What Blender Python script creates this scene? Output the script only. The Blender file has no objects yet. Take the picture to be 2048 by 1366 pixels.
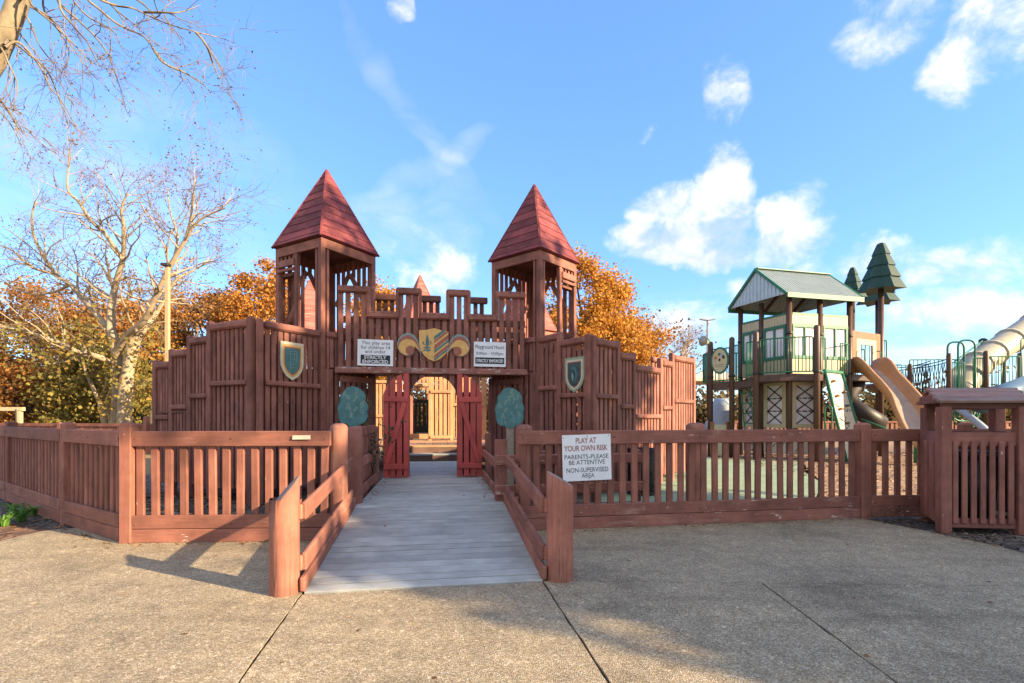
import bpy, bmesh, math, random
import numpy as np
from mathutils import Vector, Matrix
from mathutils.geometry import tessellate_polygon

R = math.radians
rng = random.Random(7)
nrg = np.random.default_rng(11)
scene = bpy.context.scene
COL = scene.collection

# ------------------------------------------------------------------ camera
F, EYE, HZ, CX = 995.0, 1.4, 835.0, 1024.0      # focal length in photo pixels, eye height, horizon row, centre column
cam_data = bpy.data.cameras.new('camera')
cam_data.sensor_width = 36.0
cam_data.lens = 36.0 * F / 2048.0
cam_data.shift_y = (HZ - 683.0) / 2048.0
cam_data.clip_start = 0.05
cam_data.clip_end = 2000.0
cam = bpy.data.objects.new('camera', cam_data)
COL.objects.link(cam)
cam.location = (0, 0, EYE)
cam.rotation_euler = (R(90), 0, 0)
scene.camera = cam

# ------------------------------------------------------------------ light
SUN_EL, SUN_AZ = 21.0, 115.0                    # azimuth clockwise from +Y
sdir = Vector((math.sin(R(SUN_AZ)) * math.cos(R(SUN_EL)), math.cos(R(SUN_AZ)) * math.cos(R(SUN_EL)), math.sin(R(SUN_EL))))
sun_data = bpy.data.lights.new('sun', 'SUN')
sun_data.energy = 3.5
sun_data.angle = R(0.6)
sun_data.color = (1.0, 0.78, 0.50)
sun = bpy.data.objects.new('sun', sun_data)
COL.objects.link(sun)
sun.location = sdir * 60
sun.rotation_euler = (-sdir).to_track_quat('-Z', 'Y').to_euler()

scene.view_settings.view_transform = 'Standard'
scene.view_settings.look = 'None'
scene.view_settings.exposure = 2.03
scene.view_settings.gamma = 1.0
scene.view_settings.use_curve_mapping = False
scene.cycles.max_bounces = 6
scene.cycles.diffuse_bounces = 4
scene.cycles.transparent_max_bounces = 8
scene.cycles.use_denoising = True

world = bpy.data.worlds.new('World')
scene.world = world
world.use_nodes = True


def build_sky():
    nt = world.node_tree
    N, L = nt.nodes, nt.links
    bg = N['Background']

    def link(v, sock):
        if isinstance(v, (int, float, tuple)):
            sock.default_value = v
        else:
            L.new(v, sock)

    def m(op, a, b=None, c=None, clamp=False):
        n = N.new('ShaderNodeMath')
        n.operation = op
        n.use_clamp = clamp
        for i, v in enumerate((a, b, c)):
            if v is not None:
                link(v, n.inputs[i])
        return n.outputs[0]

    def vm(op, a, b=None, c=None):
        n = N.new('ShaderNodeVectorMath')
        n.operation = op
        for i, v in enumerate((a, b, c)):
            if v is not None:
                link(v, n.inputs[i])
        return n.outputs['Value'] if op in ('LENGTH', 'DOT_PRODUCT') else n.outputs[0]

    def sstep(x, lo, hi):
        n = N.new('ShaderNodeMapRange')
        n.interpolation_type = 'SMOOTHSTEP'
        L.new(x, n.inputs[0])
        n.inputs[1].default_value = lo
        n.inputs[2].default_value = hi
        return n.outputs[0]

    sky = N.new('ShaderNodeTexSky')
    sky.sky_type = 'NISHITA'
    sky.sun_disc = False
    sky.sun_elevation = R(SUN_EL)
    sky.sun_rotation = R(SUN_AZ)
    sky.air_density = 1.0
    sky.dust_density = 0.3
    sky.ozone_density = 6.5
    # the camera's tone curve: the sky's value is compressed, its hue and saturation stay
    sh = N.new('ShaderNodeSeparateColor')
    sh.mode = 'HSV'
    L.new(sky.outputs[0], sh.inputs[0])
    ch = N.new('ShaderNodeCombineColor')
    ch.mode = 'HSV'
    L.new(m('ADD', sh.outputs[0], 0.001), ch.inputs[0])
    L.new(m('MULTIPLY', sh.outputs[1], 0.98), ch.inputs[1])
    L.new(m('MULTIPLY', m('POWER', sh.outputs[2], 0.56), 1.40), ch.inputs[2])
    tc = N.new('ShaderNodeTexCoord')
    gen = tc.outputs['Generated']
    sep = N.new('ShaderNodeSeparateXYZ')
    L.new(gen, sep.inputs[0])
    x, y, z = sep.outputs
    az = m('ARCTAN2', x, y)
    el = m('ARCSINE', z)
    ae = N.new('ShaderNodeCombineXYZ')
    L.new(az, ae.inputs[0])
    L.new(el, ae.inputs[1])
    ae = ae.outputs[0]

    def noise(scale, detail, rough, off, dist=0.0):
        n = N.new('ShaderNodeTexNoise')
        n.inputs['Scale'].default_value = scale
        n.inputs['Detail'].default_value = detail
        n.inputs['Roughness'].default_value = rough
        n.inputs['Distortion'].default_value = dist
        L.new(vm('MULTIPLY_ADD', gen, off[0], off[1]), n.inputs[0])
        return n.outputs[0]

    nz = noise(13.0, 9.0, 0.62, ((1, 1, 1.2), (3.1, 0.4, 1.7)), 0.25)      # about 0.5 on average
    wn = N.new('ShaderNodeTexNoise')
    wn.inputs['Scale'].default_value = 8.0
    wn.inputs['Detail'].default_value = 4.0
    L.new(gen, wn.inputs[0])
    ae0 = ae
    ae = vm('MULTIPLY_ADD', wn.outputs['Color'], (0.13, 0.10, 0.0), vm('ADD', ae, (-0.065, -0.05, 0.0)))
    # cumulus in view: azimuth, elevation, half-width, half-height (degrees), strength, underside shading
    blobs = [(19.8, 18.8, 7.0, 3.1, 1.5, 1), (23.6, 21.6, 3.3, 4.6, 1.5, 1), (17.6, 20.8, 3.4, 2.8, 1.3, 1), (28.6, 18.6, 3.2, 3.2, 1.1, 1), (31.6, 20.5, 1.2, 2.2, 0.5, 0),
             (23.4, 31.0, 2.2, 3.2, 0.62, 0), (36.5, 31.0, 4.0, 1.9, 0.55, 0), (38.0, 34.0, 3.4, 2.2, 0.62, 0), (43.5, 30.3, 2.4, 3.4, 0.7, 0), (41.2, 27.4, 2.2, 1.8, 0.75, 0),
             (46.8, 31.8, 2.9, 4.6, 0.85, 0), (-8.2, 16.4, 4.6, 3.6, 0.75, 1), (-13.0, 39.6, 1.4, 1.4, 0.55, 0), (15.5, 29.2, 1.4, 0.8, 0.4, 0),
             (35.5, 13.8, 4.0, 2.6, 0.95, 1), (29.0, 12.6, 6.0, 2.4, 0.72, 1), (41.5, 12.2, 4.5, 2.0, 0.8, 1), (44.0, 8.4, 9.0, 2.0, 0.72, 1), (20.5, 11.0, 6.0, 2.6, 0.6, 1)]
    dens, low = None, None
    for a0, e0, ra, re, st, und in blobs:
        sc = (1 / R(ra), 1 / R(re), 0.0)
        v = vm('MULTIPLY_ADD', ae, sc, (-R(a0) * sc[0], -R(e0) * sc[1], 0.0))
        w = m('MULTIPLY_ADD', vm('DOT_PRODUCT', v, v), -0.60 * st, st, clamp=True)
        dens = w if dens is None else m('MAXIMUM', dens, w)
        if und:
            d = m('MULTIPLY', w, vm('DOT_PRODUCT', v, (0.0, -0.75, 0.0)))
            low = d if low is None else m('MAXIMUM', low, d)
    # unseen cumulus outside the part described above, added to fill the shade with light
    cov = noise(2.6, 3.0, 0.5, ((1, 1, 1.8), (8.3, 2.2, 4.4)))
    rest = m('MULTIPLY', sstep(m('ABSOLUTE', az), R(56), R(78)), m('MULTIPLY', sstep(cov, 0.34, 0.48), sstep(el, 0.02, 0.12)))
    dens = m('MAXIMUM', dens, rest)
    cum = sstep(m('MULTIPLY_ADD', dens, 0.62, m('MULTIPLY', m('SUBTRACT', nz, 0.5), 1.45)), 0.06, 0.74)
    cum = m('MULTIPLY', cum, m('MULTIPLY', sstep(dens, 0.0, 0.25), 0.92))
    # thin high cirrus in broad strokes: azimuth, elevation, half-length, half-width, slope, strength
    cir = None
    for a0, e0, ra, re, slope, st in [(-10.2, 29.6, 9.5, 2.6, -0.95, 0.22), (-9.0, 26.4, 7.5, 1.8, 0.50, 0.24), (-12.5, 20.6, 8.0, 3.6, 0.10, 0.32), (-6.2, 22.2, 3.6, 2.6, -0.8, 0.20),
                                      (-36.0, 20.0, 14.0, 10.0, 0.1, 0.34), (-22.0, 10.0, 24.0, 7.0, 0.0, 0.26)]:
        sc = (1 / R(ra), 1 / R(re), 0.0)
        sl = slope * R(ra) / R(re)
        dn = N.new('ShaderNodeMapping')
        v = vm('MULTIPLY_ADD', ae, sc, (-R(a0) * sc[0], -R(e0) * sc[1], 0.0))
        r2 = m('POWER', m('ADD', vm('DOT_PRODUCT', v, (-sl, 1.0, 0.0)), 0.0), 2.0)
        r3 = m('POWER', vm('DOT_PRODUCT', v, (1.0, 0.0, 0.0)), 2.0)
        N.remove(dn)
        w = m('MULTIPLY', m('SUBTRACT', m('SUBTRACT', 1.0, r2), r3, clamp=True), st)
        cir = w if cir is None else m('ADD', cir, w)
    wisp = noise(4.5, 6.0, 0.6, ((1, 1, 2.4), (1.2, 7.7, 0.3)), 1.2)
    cir = m('MULTIPLY', cir, sstep(wisp, 0.25, 0.75))
    # pale streaky band low over the horizon, all the way round
    veil = noise(5.0, 6.0, 0.62, ((1, 1, 6.0), (5.5, 1.0, 0.0)), 0.5)
    band = m('MULTIPLY', m('MULTIPLY', sstep(el, -0.02, 0.04), m('SUBTRACT', 1.0, sstep(el, 0.10, 0.27))), m('MULTIPLY', sstep(veil, 0.40, 0.68), 0.55))
    thin = m('MAXIMUM', cir, band)
    cover = m('SUBTRACT', 1.0, m('MULTIPLY', m('SUBTRACT', 1.0, cum, clamp=True), m('SUBTRACT', 1.0, thin, clamp=True)))
    # cloud radiance in the sky texture's units: bright tops, blue-grey undersides
    mixc = N.new('ShaderNodeMix')
    mixc.data_type = 'RGBA'
    mixc.inputs[6].default_value = (2.75, 2.62, 2.45, 1)
    mixc.inputs[7].default_value = (1.5, 1.72, 2.05, 1)
    shade = m('ADD', m('MULTIPLY_ADD', m('SUBTRACT', 0.5, nz), 3.2, m('MULTIPLY', low, 1.3)), 0.30, clamp=True)
    L.new(shade, mixc.inputs[0])
    mix = N.new('ShaderNodeMix')
    mix.data_type = 'RGBA'
    L.new(cover, mix.inputs[0])
    L.new(ch.outputs[0], mix.inputs[6])
    L.new(mixc.outputs[2], mix.inputs[7])
    L.new(mix.outputs[2], bg.inputs[0])
    bg.inputs[1].default_value = 0.125
    world.cycles.sampling_method = 'MANUAL'
    world.cycles.sample_map_resolution = 256


build_sky()


# ------------------------------------------------------------------ helpers: materials
def new_mat(name):
    mt = bpy.data.materials.new(name)
    mt.use_nodes = True
    nt = mt.node_tree
    return mt, nt.nodes, nt.links, nt.nodes['Principled BSDF']


def nd(N, kind, **kw):
    n = N.new(kind)
    for k, v in kw.items():
        if k.startswith('i_'):
            n.inputs[k[2:].replace('_', ' ')].default_value = v
        else:
            setattr(n, k, v)
    return n


def ramp(N, L, src, stops):
    r = N.new('ShaderNodeValToRGB')
    e = r.color_ramp.elements
    while len(e) < len(stops):
        e.new(0.5)
    for el, (p, c) in zip(e, stops):
        el.position = p
        el.color = (*c, 1) if len(c) == 3 else c
    L.new(src, r.inputs[0])
    return r.outputs[0]


def mixrgb(N, L, fac, a, b, mode='MIX'):
    n = N.new('ShaderNodeMix')
    n.data_type = 'RGBA'
    n.blend_type = mode
    for sock, v in ((n.inputs[0], fac), (n.inputs[6], a), (n.inputs[7], b)):
        if isinstance(v, (int, float)):
            sock.default_value = v
        elif isinstance(v, tuple):
            sock.default_value = (*v, 1) if len(v) == 3 else v
        else:
            L.new(v, sock)
    return n.outputs[2]


def vmul(c, k):
    return tuple(min(1.0, v * k) for v in c)


def wood_mat(name, col, var=0.22, flake=0.0, flake_col=(0.62, 0.52, 0.44), rough=0.72, grain=1.0, bare=0.0, bare_col=(0.33, 0.24, 0.17), crack=0.0):
    """Stained or painted timber: grain runs along the object's local Z."""
    mt, N, L, P = new_mat(name)
    tc = nd(N, 'ShaderNodeTexCoord')
    oi = nd(N, 'ShaderNodeObjectInfo')
    offs = nd(N, 'ShaderNodeVectorMath', operation='MULTIPLY_ADD')
    cmb = nd(N, 'ShaderNodeCombineXYZ')
    for i in range(3):
        L.new(oi.outputs['Random'], cmb.inputs[i])
    L.new(cmb.outputs[0], offs.inputs[0])
    offs.inputs[1].default_value = (37.0, 53.0, 71.0)
    L.new(tc.outputs['Object'], offs.inputs[2])
    mp = nd(N, 'ShaderNodeMapping')
    mp.inputs['Scale'].default_value = (1, 1, 0.06)
    L.new(offs.outputs[0], mp.inputs[0])
    g = nd(N, 'ShaderNodeTexNoise', i_Scale=55.0, i_Detail=4.0, i_Roughness=0.6)
    L.new(mp.outputs[0], g.inputs[0])
    blot = nd(N, 'ShaderNodeTexNoise', i_Scale=2.6, i_Detail=4.0, i_Roughness=0.6)
    L.new(offs.outputs[0], blot.inputs[0])
    c1 = ramp(N, L, g.outputs[0], [(0.25, vmul(col, 1 - var * 0.9)), (0.55, col), (0.8, vmul(col, 1 + var * 0.7))])
    tone = ramp(N, L, blot.outputs[0], [(0.3, (1 - var * 1.25,) * 3), (0.7, (1 + var * 1.15,) * 3)])
    c2 = mixrgb(N, L, 1.0, c1, tone, 'MULTIPLY')
    rnd = nd(N, 'ShaderNodeMapRange')
    L.new(oi.outputs['Random'], rnd.inputs[0])
    rnd.inputs[3].default_value = 1 - var * 0.75
    rnd.inputs[4].default_value = 1 + var * 0.75
    c3 = mixrgb(N, L, 1.0, c2, rnd.outputs[0], 'MULTIPLY')
    if bare > 0:
        wn = nd(N, 'ShaderNodeTexNoise', i_Scale=7.0, i_Detail=6.0, i_Roughness=0.7)
        mp2 = nd(N, 'ShaderNodeMapping')
        mp2.inputs['Scale'].default_value = (1, 1, 0.25)
        L.new(offs.outputs[0], mp2.inputs[0])
        L.new(mp2.outputs[0], wn.inputs[0])
        f = ramp(N, L, wn.outputs[0], [(0.62 - bare * 0.3, (0, 0, 0)), (0.75 - bare * 0.3, (1, 1, 1))])
        c3 = mixrgb(N, L, f, c3, bare_col)
    if flake > 0:
        fn = nd(N, 'ShaderNodeTexNoise', i_Scale=16.0, i_Detail=7.0, i_Roughness=0.75)
        mp3 = nd(N, 'ShaderNodeMapping')
        mp3.inputs['Scale'].default_value = (1, 1, 0.3)
        L.new(offs.outputs[0], mp3.inputs[0])
        L.new(mp3.outputs[0], fn.inputs[0])
        f = ramp(N, L, fn.outputs[0], [(0.70 - flake * 0.12, (0, 0, 0)), (0.725 - flake * 0.12, (1, 1, 1))])
        c3 = mixrgb(N, L, f, c3, flake_col)
    bump_src = g.outputs[0]
    if crack > 0:
        mp4 = nd(N, 'ShaderNodeMapping')
        mp4.inputs['Scale'].default_value = (1, 1, 0.035)
        L.new(offs.outputs[0], mp4.inputs[0])
        cn = nd(N, 'ShaderNodeTexVoronoi', feature='DISTANCE_TO_EDGE', i_Scale=13.0)
        L.new(mp4.outputs[0], cn.inputs[0])
        f = ramp(N, L, cn.outputs[0], [(0.0, (1, 1, 1)), (0.022, (0, 0, 0))])
        sel = nd(N, 'ShaderNodeTexNoise', i_Scale=3.0, i_Detail=2.0)
        L.new(offs.outputs[0], sel.inputs[0])
        f2 = ramp(N, L, sel.outputs[0], [(0.45, (0, 0, 0)), (0.6, (1, 1, 1))])
        ff = mixrgb(N, L, 1.0, f, f2, 'MULTIPLY')
        c3 = mixrgb(N, L, ff, c3, vmul(col, 0.25))
    L.new(c3, P.inputs['Base Color'])
    P.inputs['Roughness'].default_value = rough
    P.inputs['Specular IOR Level'].default_value = 0.3
    b = nd(N, 'ShaderNodeBump', i_Strength=0.25 * grain, i_Distance=0.004)
    L.new(bump_src, b.inputs['Height'])
    L.new(b.outputs[0], P.inputs['Normal'])
    return mt


def plain_mat(name, col, rough=0.6, var=0.12, scale=6.0, metal=0.0, bump=0.0, bscale=120.0, spec=0.4):
    mt, N, L, P = new_mat(name)
    tc = nd(N, 'ShaderNodeTexCoord')
    n1 = nd(N, 'ShaderNodeTexNoise', i_Scale=scale, i_Detail=5.0, i_Roughness=0.6)
    L.new(tc.outputs['Object'], n1.inputs[0])
    c = ramp(N, L, n1.outputs[0], [(0.3, vmul(col, 1 - var)), (0.7, vmul(col, 1 + var))])
    L.new(c, P.inputs['Base Color'])
    P.inputs['Roughness'].default_value = rough
    P.inputs['Metallic'].default_value = metal
    P.inputs['Specular IOR Level'].default_value = spec
    if bump > 0:
        n2 = nd(N, 'ShaderNodeTexNoise', i_Scale=bscale, i_Detail=3.0)
        L.new(tc.outputs['Object'], n2.inputs[0])
        b = nd(N, 'ShaderNodeBump', i_Strength=bump, i_Distance=0.01)
        L.new(n2.outputs[0], b.inputs['Height'])
        L.new(b.outputs[0], P.inputs['Normal'])
    return mt


def leaf_mat(name, cols, trans=0.35, rough=0.6):
    mt, N, L, P = new_mat(name)
    geo = nd(N, 'ShaderNodeNewGeometry')
    c = ramp(N, L, geo.outputs['Random Per Island'], [(i / max(1, len(cols) - 1), k) for i, k in enumerate(cols)])
    L.new(c, P.inputs['Base Color'])
    P.inputs['Roughness'].default_value = rough
    P.inputs['Specular IOR Level'].default_value = 0.2
    tr = nd(N, 'ShaderNodeBsdfTranslucent')
    L.new(c, tr.inputs[0])
    mx = nd(N, 'ShaderNodeMixShader')
    mx.inputs[0].default_value = trans
    L.new(P.outputs[0], mx.inputs[1])
    L.new(tr.outputs[0], mx.inputs[2])
    L.new(mx.outputs[0], N['Material Output'].inputs[0])
    return mt


BROWN = (0.272, 0.108, 0.078)
M = {}
M['wood'] = wood_mat('stained_wood', BROWN, 0.28, flake=0.22, grain=1.4, bare=0.06, bare_col=(0.29, 0.15, 0.115))
M['wood_dark'] = wood_mat('dark_or_shaded_wood', vmul(BROWN, 0.62), 0.2)  # darker copy for parts in shade, also for dark fittings such as bolts
M['wood_worn'] = wood_mat('worn_stained_wood', vmul(BROWN, 1.02), 0.22, flake=0.75, bare=0.12)
M['wood_sill'] = wood_mat('weathered_sill_wood', vmul(BROWN, 1.0), 0.25, flake=1.0, flake_col=(0.55, 0.5, 0.45), bare=0.35, bare_col=(0.36, 0.27, 0.23))
M['fence'] = wood_mat('fence_wood', (0.262, 0.103, 0.07), 0.24, flake=0.3, grain=1.4, bare=0.05, bare_col=(0.33, 0.16, 0.11))
M['fence_worn'] = wood_mat('worn_fence_wood', (0.252, 0.099, 0.071), 0.26, flake=0.6, grain=1.4, bare=0.14, bare_col=(0.36, 0.20, 0.15))
M['post'] = wood_mat('round_post_wood', (0.305, 0.122, 0.082), 0.26, flake=0.3, crack=1.0, bare=0.1, bare_col=(0.42, 0.24, 0.15))
M['post_top'] = wood_mat('weathered_post_top', (0.24, 0.17, 0.15), 0.25)
M['gap_shade'] = wood_mat('gap_shade_dark', (0.05, 0.028, 0.022), 0.2)  # near-black brown: the shade inside the slat gaps as a colour
M['warm'] = wood_mat('sunlit_tan_wood', (0.46, 0.255, 0.13), 0.16, flake=0.1)  # lit copy of the castle wood: sunshine put into its colour
M['roof'] = wood_mat('red_roof_boards', (0.20, 0.037, 0.034), 0.3, flake=0.45, flake_col=(0.45, 0.28, 0.25), bare=0.22, bare_col=(0.27, 0.07, 0.06), grain=2.0)
M['roof_lit'] = wood_mat('sunlit_red_roof_boards', (0.38, 0.10, 0.075), 0.2, flake=0.2, bare=0.1, bare_col=(0.5, 0.25, 0.17))  # lit copy of the red roof, sunlight put into the colour
M['door'] = wood_mat('bright_red_paint', (0.52, 0.08, 0.065), 0.16, flake=0.15, rough=0.5, grain=0.6)
M['deck'] = wood_mat('grey_deck_paint', (0.395, 0.395, 0.36), 0.2, flake=0.0, bare=0.2, bare_col=(0.42, 0.39, 0.33), grain=0.8)
M['step'] = wood_mat('brown_step_wood', (0.16, 0.09, 0.07), 0.2)
M['bin_roof'] = wood_mat('weathered_bin_roof', (0.30, 0.155, 0.12), 0.22, bare=0.5, bare_col=(0.27, 0.19, 0.15), flake=0.2)
M['black'] = plain_mat('black_plastic', (0.012, 0.013, 0.014), 0.35)
M['white'] = plain_mat('white_sign_face', (0.78, 0.79, 0.79), 0.45, 0.05)
M['ink'] = plain_mat('black_ink', (0.018, 0.018, 0.02), 0.6)
M['ink_grey'] = plain_mat('grey_ink', (0.16, 0.12, 0.12), 0.6)
M['ink_slate'] = plain_mat('slate_ink', (0.04, 0.042, 0.045), 0.6)
M['ink_red'] = plain_mat('faded_red_ink', (0.36, 0.14, 0.115), 0.6, 0.25, 40)
M['ink_white'] = plain_mat('white_ink', (0.72, 0.72, 0.72), 0.6)
M['teal'] = plain_mat('teal_paint', (0.065, 0.17, 0.165), 0.55, 0.22, 9.0)
M['teal_dark'] = plain_mat('dark_teal_paint', (0.05, 0.085, 0.085), 0.55, 0.45, 14.0)
M['teal_pale'] = plain_mat('pale_teal_paint', (0.20, 0.30, 0.28), 0.55, 0.25, 14.0)
M['leafline'] = plain_mat('pale_leaf_paint', (0.30, 0.36, 0.24), 0.6)
M['tan'] = plain_mat('tan_paint', (0.27, 0.21, 0.145), 0.6, 0.2, 12.0)
M['cream'] = plain_mat('cream_paint', (0.62, 0.55, 0.40), 0.6, 0.12, 12.0)
M['amber'] = plain_mat('amber_paint', (0.68, 0.39, 0.12), 0.55, 0.15, 10.0)
M['rust'] = plain_mat('rust_paint', (0.33, 0.11, 0.07), 0.55, 0.2, 10.0)
M['concrete_plain'] = plain_mat('plain_concrete', (0.32, 0.30, 0.27), 0.9)


# ------------------------------------------------------------------ helpers: geometry
def at(px, py, d):
    """World point that the photo shows at pixel (px, py), standing d metres deep."""
    return Vector(((px - CX) / F * d, d, EYE - (py - HZ) / F * d))


CA = R(8.5)
CU, CD = Vector((math.cos(CA), math.sin(CA), 0)), Vector((-math.sin(CA), math.cos(CA), 0))
CO = Vector((-0.685, 4.04, 0))


def cf(u, s, z=0.0):
    """Castle frame: u metres right of the ramp axis, s metres in from the foot of the ramp."""
    return CO + CU * u + CD * s + Vector((0, 0, z))


WM = {}


def finish(o, mat_w, parent=None):
    COL.objects.link(o)
    WM[o.name] = mat_w
    if parent is not None:
        o.parent = parent
        o.matrix_basis = WM[parent.name].inverted() @ mat_w
    else:
        o.matrix_basis = mat_w
    return o


def tag(o, label=None, cat=None, group=None, kind=None):
    for k, v in (('label', label), ('category', cat), ('group', group), ('kind', kind)):
        if v:
            o[k] = v
    return o


def thing(name, label, cat, loc=(0, 0, 0), group=None):
    o = bpy.data.objects.new(name, None)
    o.empty_display_size = 0.2
    finish(o, Matrix.Translation(Vector(loc)))
    return tag(o, label, cat, group, 'thing')


def put(name, me, mat_w=None, parent=None):
    return finish(bpy.data.objects.new(name, me), mat_w or Matrix.Identity(4), parent)


MESHES = {}


def mesh_from(name, verts, faces, mat, smooth=False):
    me = bpy.data.meshes.new(name)
    me.from_pydata([tuple(v) for v in verts], [], faces)
    for mm in (mat if isinstance(mat, (list, tuple)) else [mat]):
        me.materials.append(mm)
    if smooth:
        me.polygons.foreach_set('use_smooth', [True] * len(me.polygons))
    me.update()
    return me


def box_mesh(w, t, l, mat, bev=0.005):
    key = ('box', round(w, 3), round(t, 3), round(l, 3), mat.name, bev)
    if key in MESHES:
        return MESHES[key]
    bm = bmesh.new()
    bmesh.ops.create_cube(bm, size=1.0)
    for v in bm.verts:
        v.co = Vector((v.co.x * w, v.co.y * t, (v.co.z + 0.5) * l))
    if bev > 0:
        bmesh.ops.bevel(bm, geom=list(bm.edges), offset=min(bev, w * .3, t * .3), segments=1, affect='EDGES', profile=0.5)
    me = bpy.data.meshes.new('board')
    bm.to_mesh(me)
    bm.free()
    me.materials.append(mat)
    MESHES[key] = me
    return me


def frame_z(p0, p1, n=None):
    """Matrix at p0 whose Z runs to p1 and whose Y is (as near as possible) n."""
    zax = (p1 - p0).normalized()
    if n is None:
        n = Vector((0, 0, 1)) if abs(zax.z) < 0.9 else Vector((0, -1, 0))
    y = (n - zax * n.dot(zax)).normalized()
    x = y.cross(zax)
    mt = Matrix((x, y, zax)).transposed().to_4x4()
    mt.translation = p0
    return mt


def bar(parent, name, p0, p1, w, t, mat, n=None, bev=0.005):
    p0, p1 = Vector(p0), Vector(p1)
    return put(name, box_mesh(w, t, (p1 - p0).length, mat, bev), frame_z(p0, p1, n), parent)


def prism(parent, name, outline, thick, mat, mat_w, smooth=False):
    """A flat plate: outline in local X, Z; thickness runs from y = 0 to y = thick (negative = towards the viewer)."""
    n = len(outline)
    area = sum(outline[i][0] * outline[(i + 1) % n][1] - outline[(i + 1) % n][0] * outline[i][1] for i in range(n))
    if area < 0:
        outline = outline[::-1]
    vs = [(x, 0, z) for x, z in outline] + [(x, thick, z) for x, z in outline]
    bm = bmesh.new()
    bv = [bm.verts.new(v) for v in vs]
    front = bm.faces.new(bv[n:])
    back = bm.faces.new(bv[:n][::-1])
    for i in range(n):
        bm.faces.new((bv[i], bv[(i + 1) % n], bv[n + (i + 1) % n], bv[n + i]))
    bmesh.ops.triangulate(bm, faces=[front, back], ngon_method='EAR_CLIP')
    bmesh.ops.recalc_face_normals(bm, faces=bm.faces)
    me = bpy.data.meshes.new(name)
    bm.to_mesh(me)
    bm.free()
    me.materials.append(mat)
    return put(name, me, mat_w, parent)


def tube_geo(pts, radii, sides=8, cap=True):
    pts = [Vector(p) for p in pts]
    n = len(pts)
    if not isinstance(radii, (list, tuple)):
        radii = [radii] * n
    verts, faces = [], []
    t0 = (pts[1] - pts[0]).normalized()
    ref = Vector((0, 0, 1)) if abs(t0.z) < 0.9 else Vector((1, 0, 0))
    nrm = (ref - t0 * ref.dot(t0)).normalized()
    for i in range(n):
        t = (pts[min(i + 1, n - 1)] - pts[max(i - 1, 0)]).normalized()
        nrm = (nrm - t * nrm.dot(t))
        nrm = nrm.normalized() if nrm.length > 1e-6 else t.orthogonal().normalized()
        b = t.cross(nrm)
        for k in range(sides):
            a = 2 * math.pi * k / sides
            verts.append(pts[i] + (nrm * math.cos(a) + b * math.sin(a)) * radii[i])
    for i in range(n - 1):
        for k in range(sides):
            k2 = (k + 1) % sides
            faces.append((i * sides + k, i * sides + k2, (i + 1) * sides + k2, (i + 1) * sides + k))
    if cap:
        faces.append(tuple(range(sides))[::-1])
        faces.append(tuple(range((n - 1) * sides, n * sides)))
    return verts, faces


def rounded(pts, r, steps=4):
    pts = [Vector(p) for p in pts]
    out = [pts[0]]
    for i in range(1, len(pts) - 1):
        a, b, c = pts[i - 1], pts[i], pts[i + 1]
        k = min(r, (a - b).length * .45, (c - b).length * .45)
        p, q = b + (a - b).normalized() * k, b + (c - b).normalized() * k
        for j in range(steps + 1):
            t = j / steps
            out.append(p * (1 - t) ** 2 + b * 2 * t * (1 - t) + q * t * t)
    out.append(pts[-1])
    return out


class Geo:
    """Collects shapes that make ONE part."""

    def __init__(self):
        self.v, self.f = [], []

    def add(self, vf):
        o = len(self.v)
        self.v += [tuple(p) for p in vf[0]]
        self.f += [tuple(i + o for i in f) for f in vf[1]]
        return self

    def tube(self, pts, r, sides=8):
        return self.add(tube_geo(pts, r, sides))

    def box(self, c, s, mat_w=None):
        x, y, z = s[0] / 2, s[1] / 2, s[2] / 2
        vs = [Vector((c[0] + a * x, c[1] + b * y, c[2] + d * z)) for a in (-1, 1) for b in (-1, 1) for d in (-1, 1)]
        if mat_w is not None:
            vs = [mat_w @ v for v in vs]
        return self.add((vs, [(0, 1, 3, 2), (4, 6, 7, 5), (0, 4, 5, 1), (2, 3, 7, 6), (0, 2, 6, 4), (1, 5, 7, 3)]))

    def done(self, name, mat, parent=None, smooth=False):
        me = mesh_from(name, self.v, self.f, mat, smooth)
        o = finish(bpy.data.objects.new(name, me), Matrix.Identity(4), None) if parent is None else None
        if parent is not None:
            inv = WM[parent.name].inverted()
            me.transform(inv)
            o = finish(bpy.data.objects.new(name, me), WM[parent.name].copy(), parent)
        return o


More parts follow.
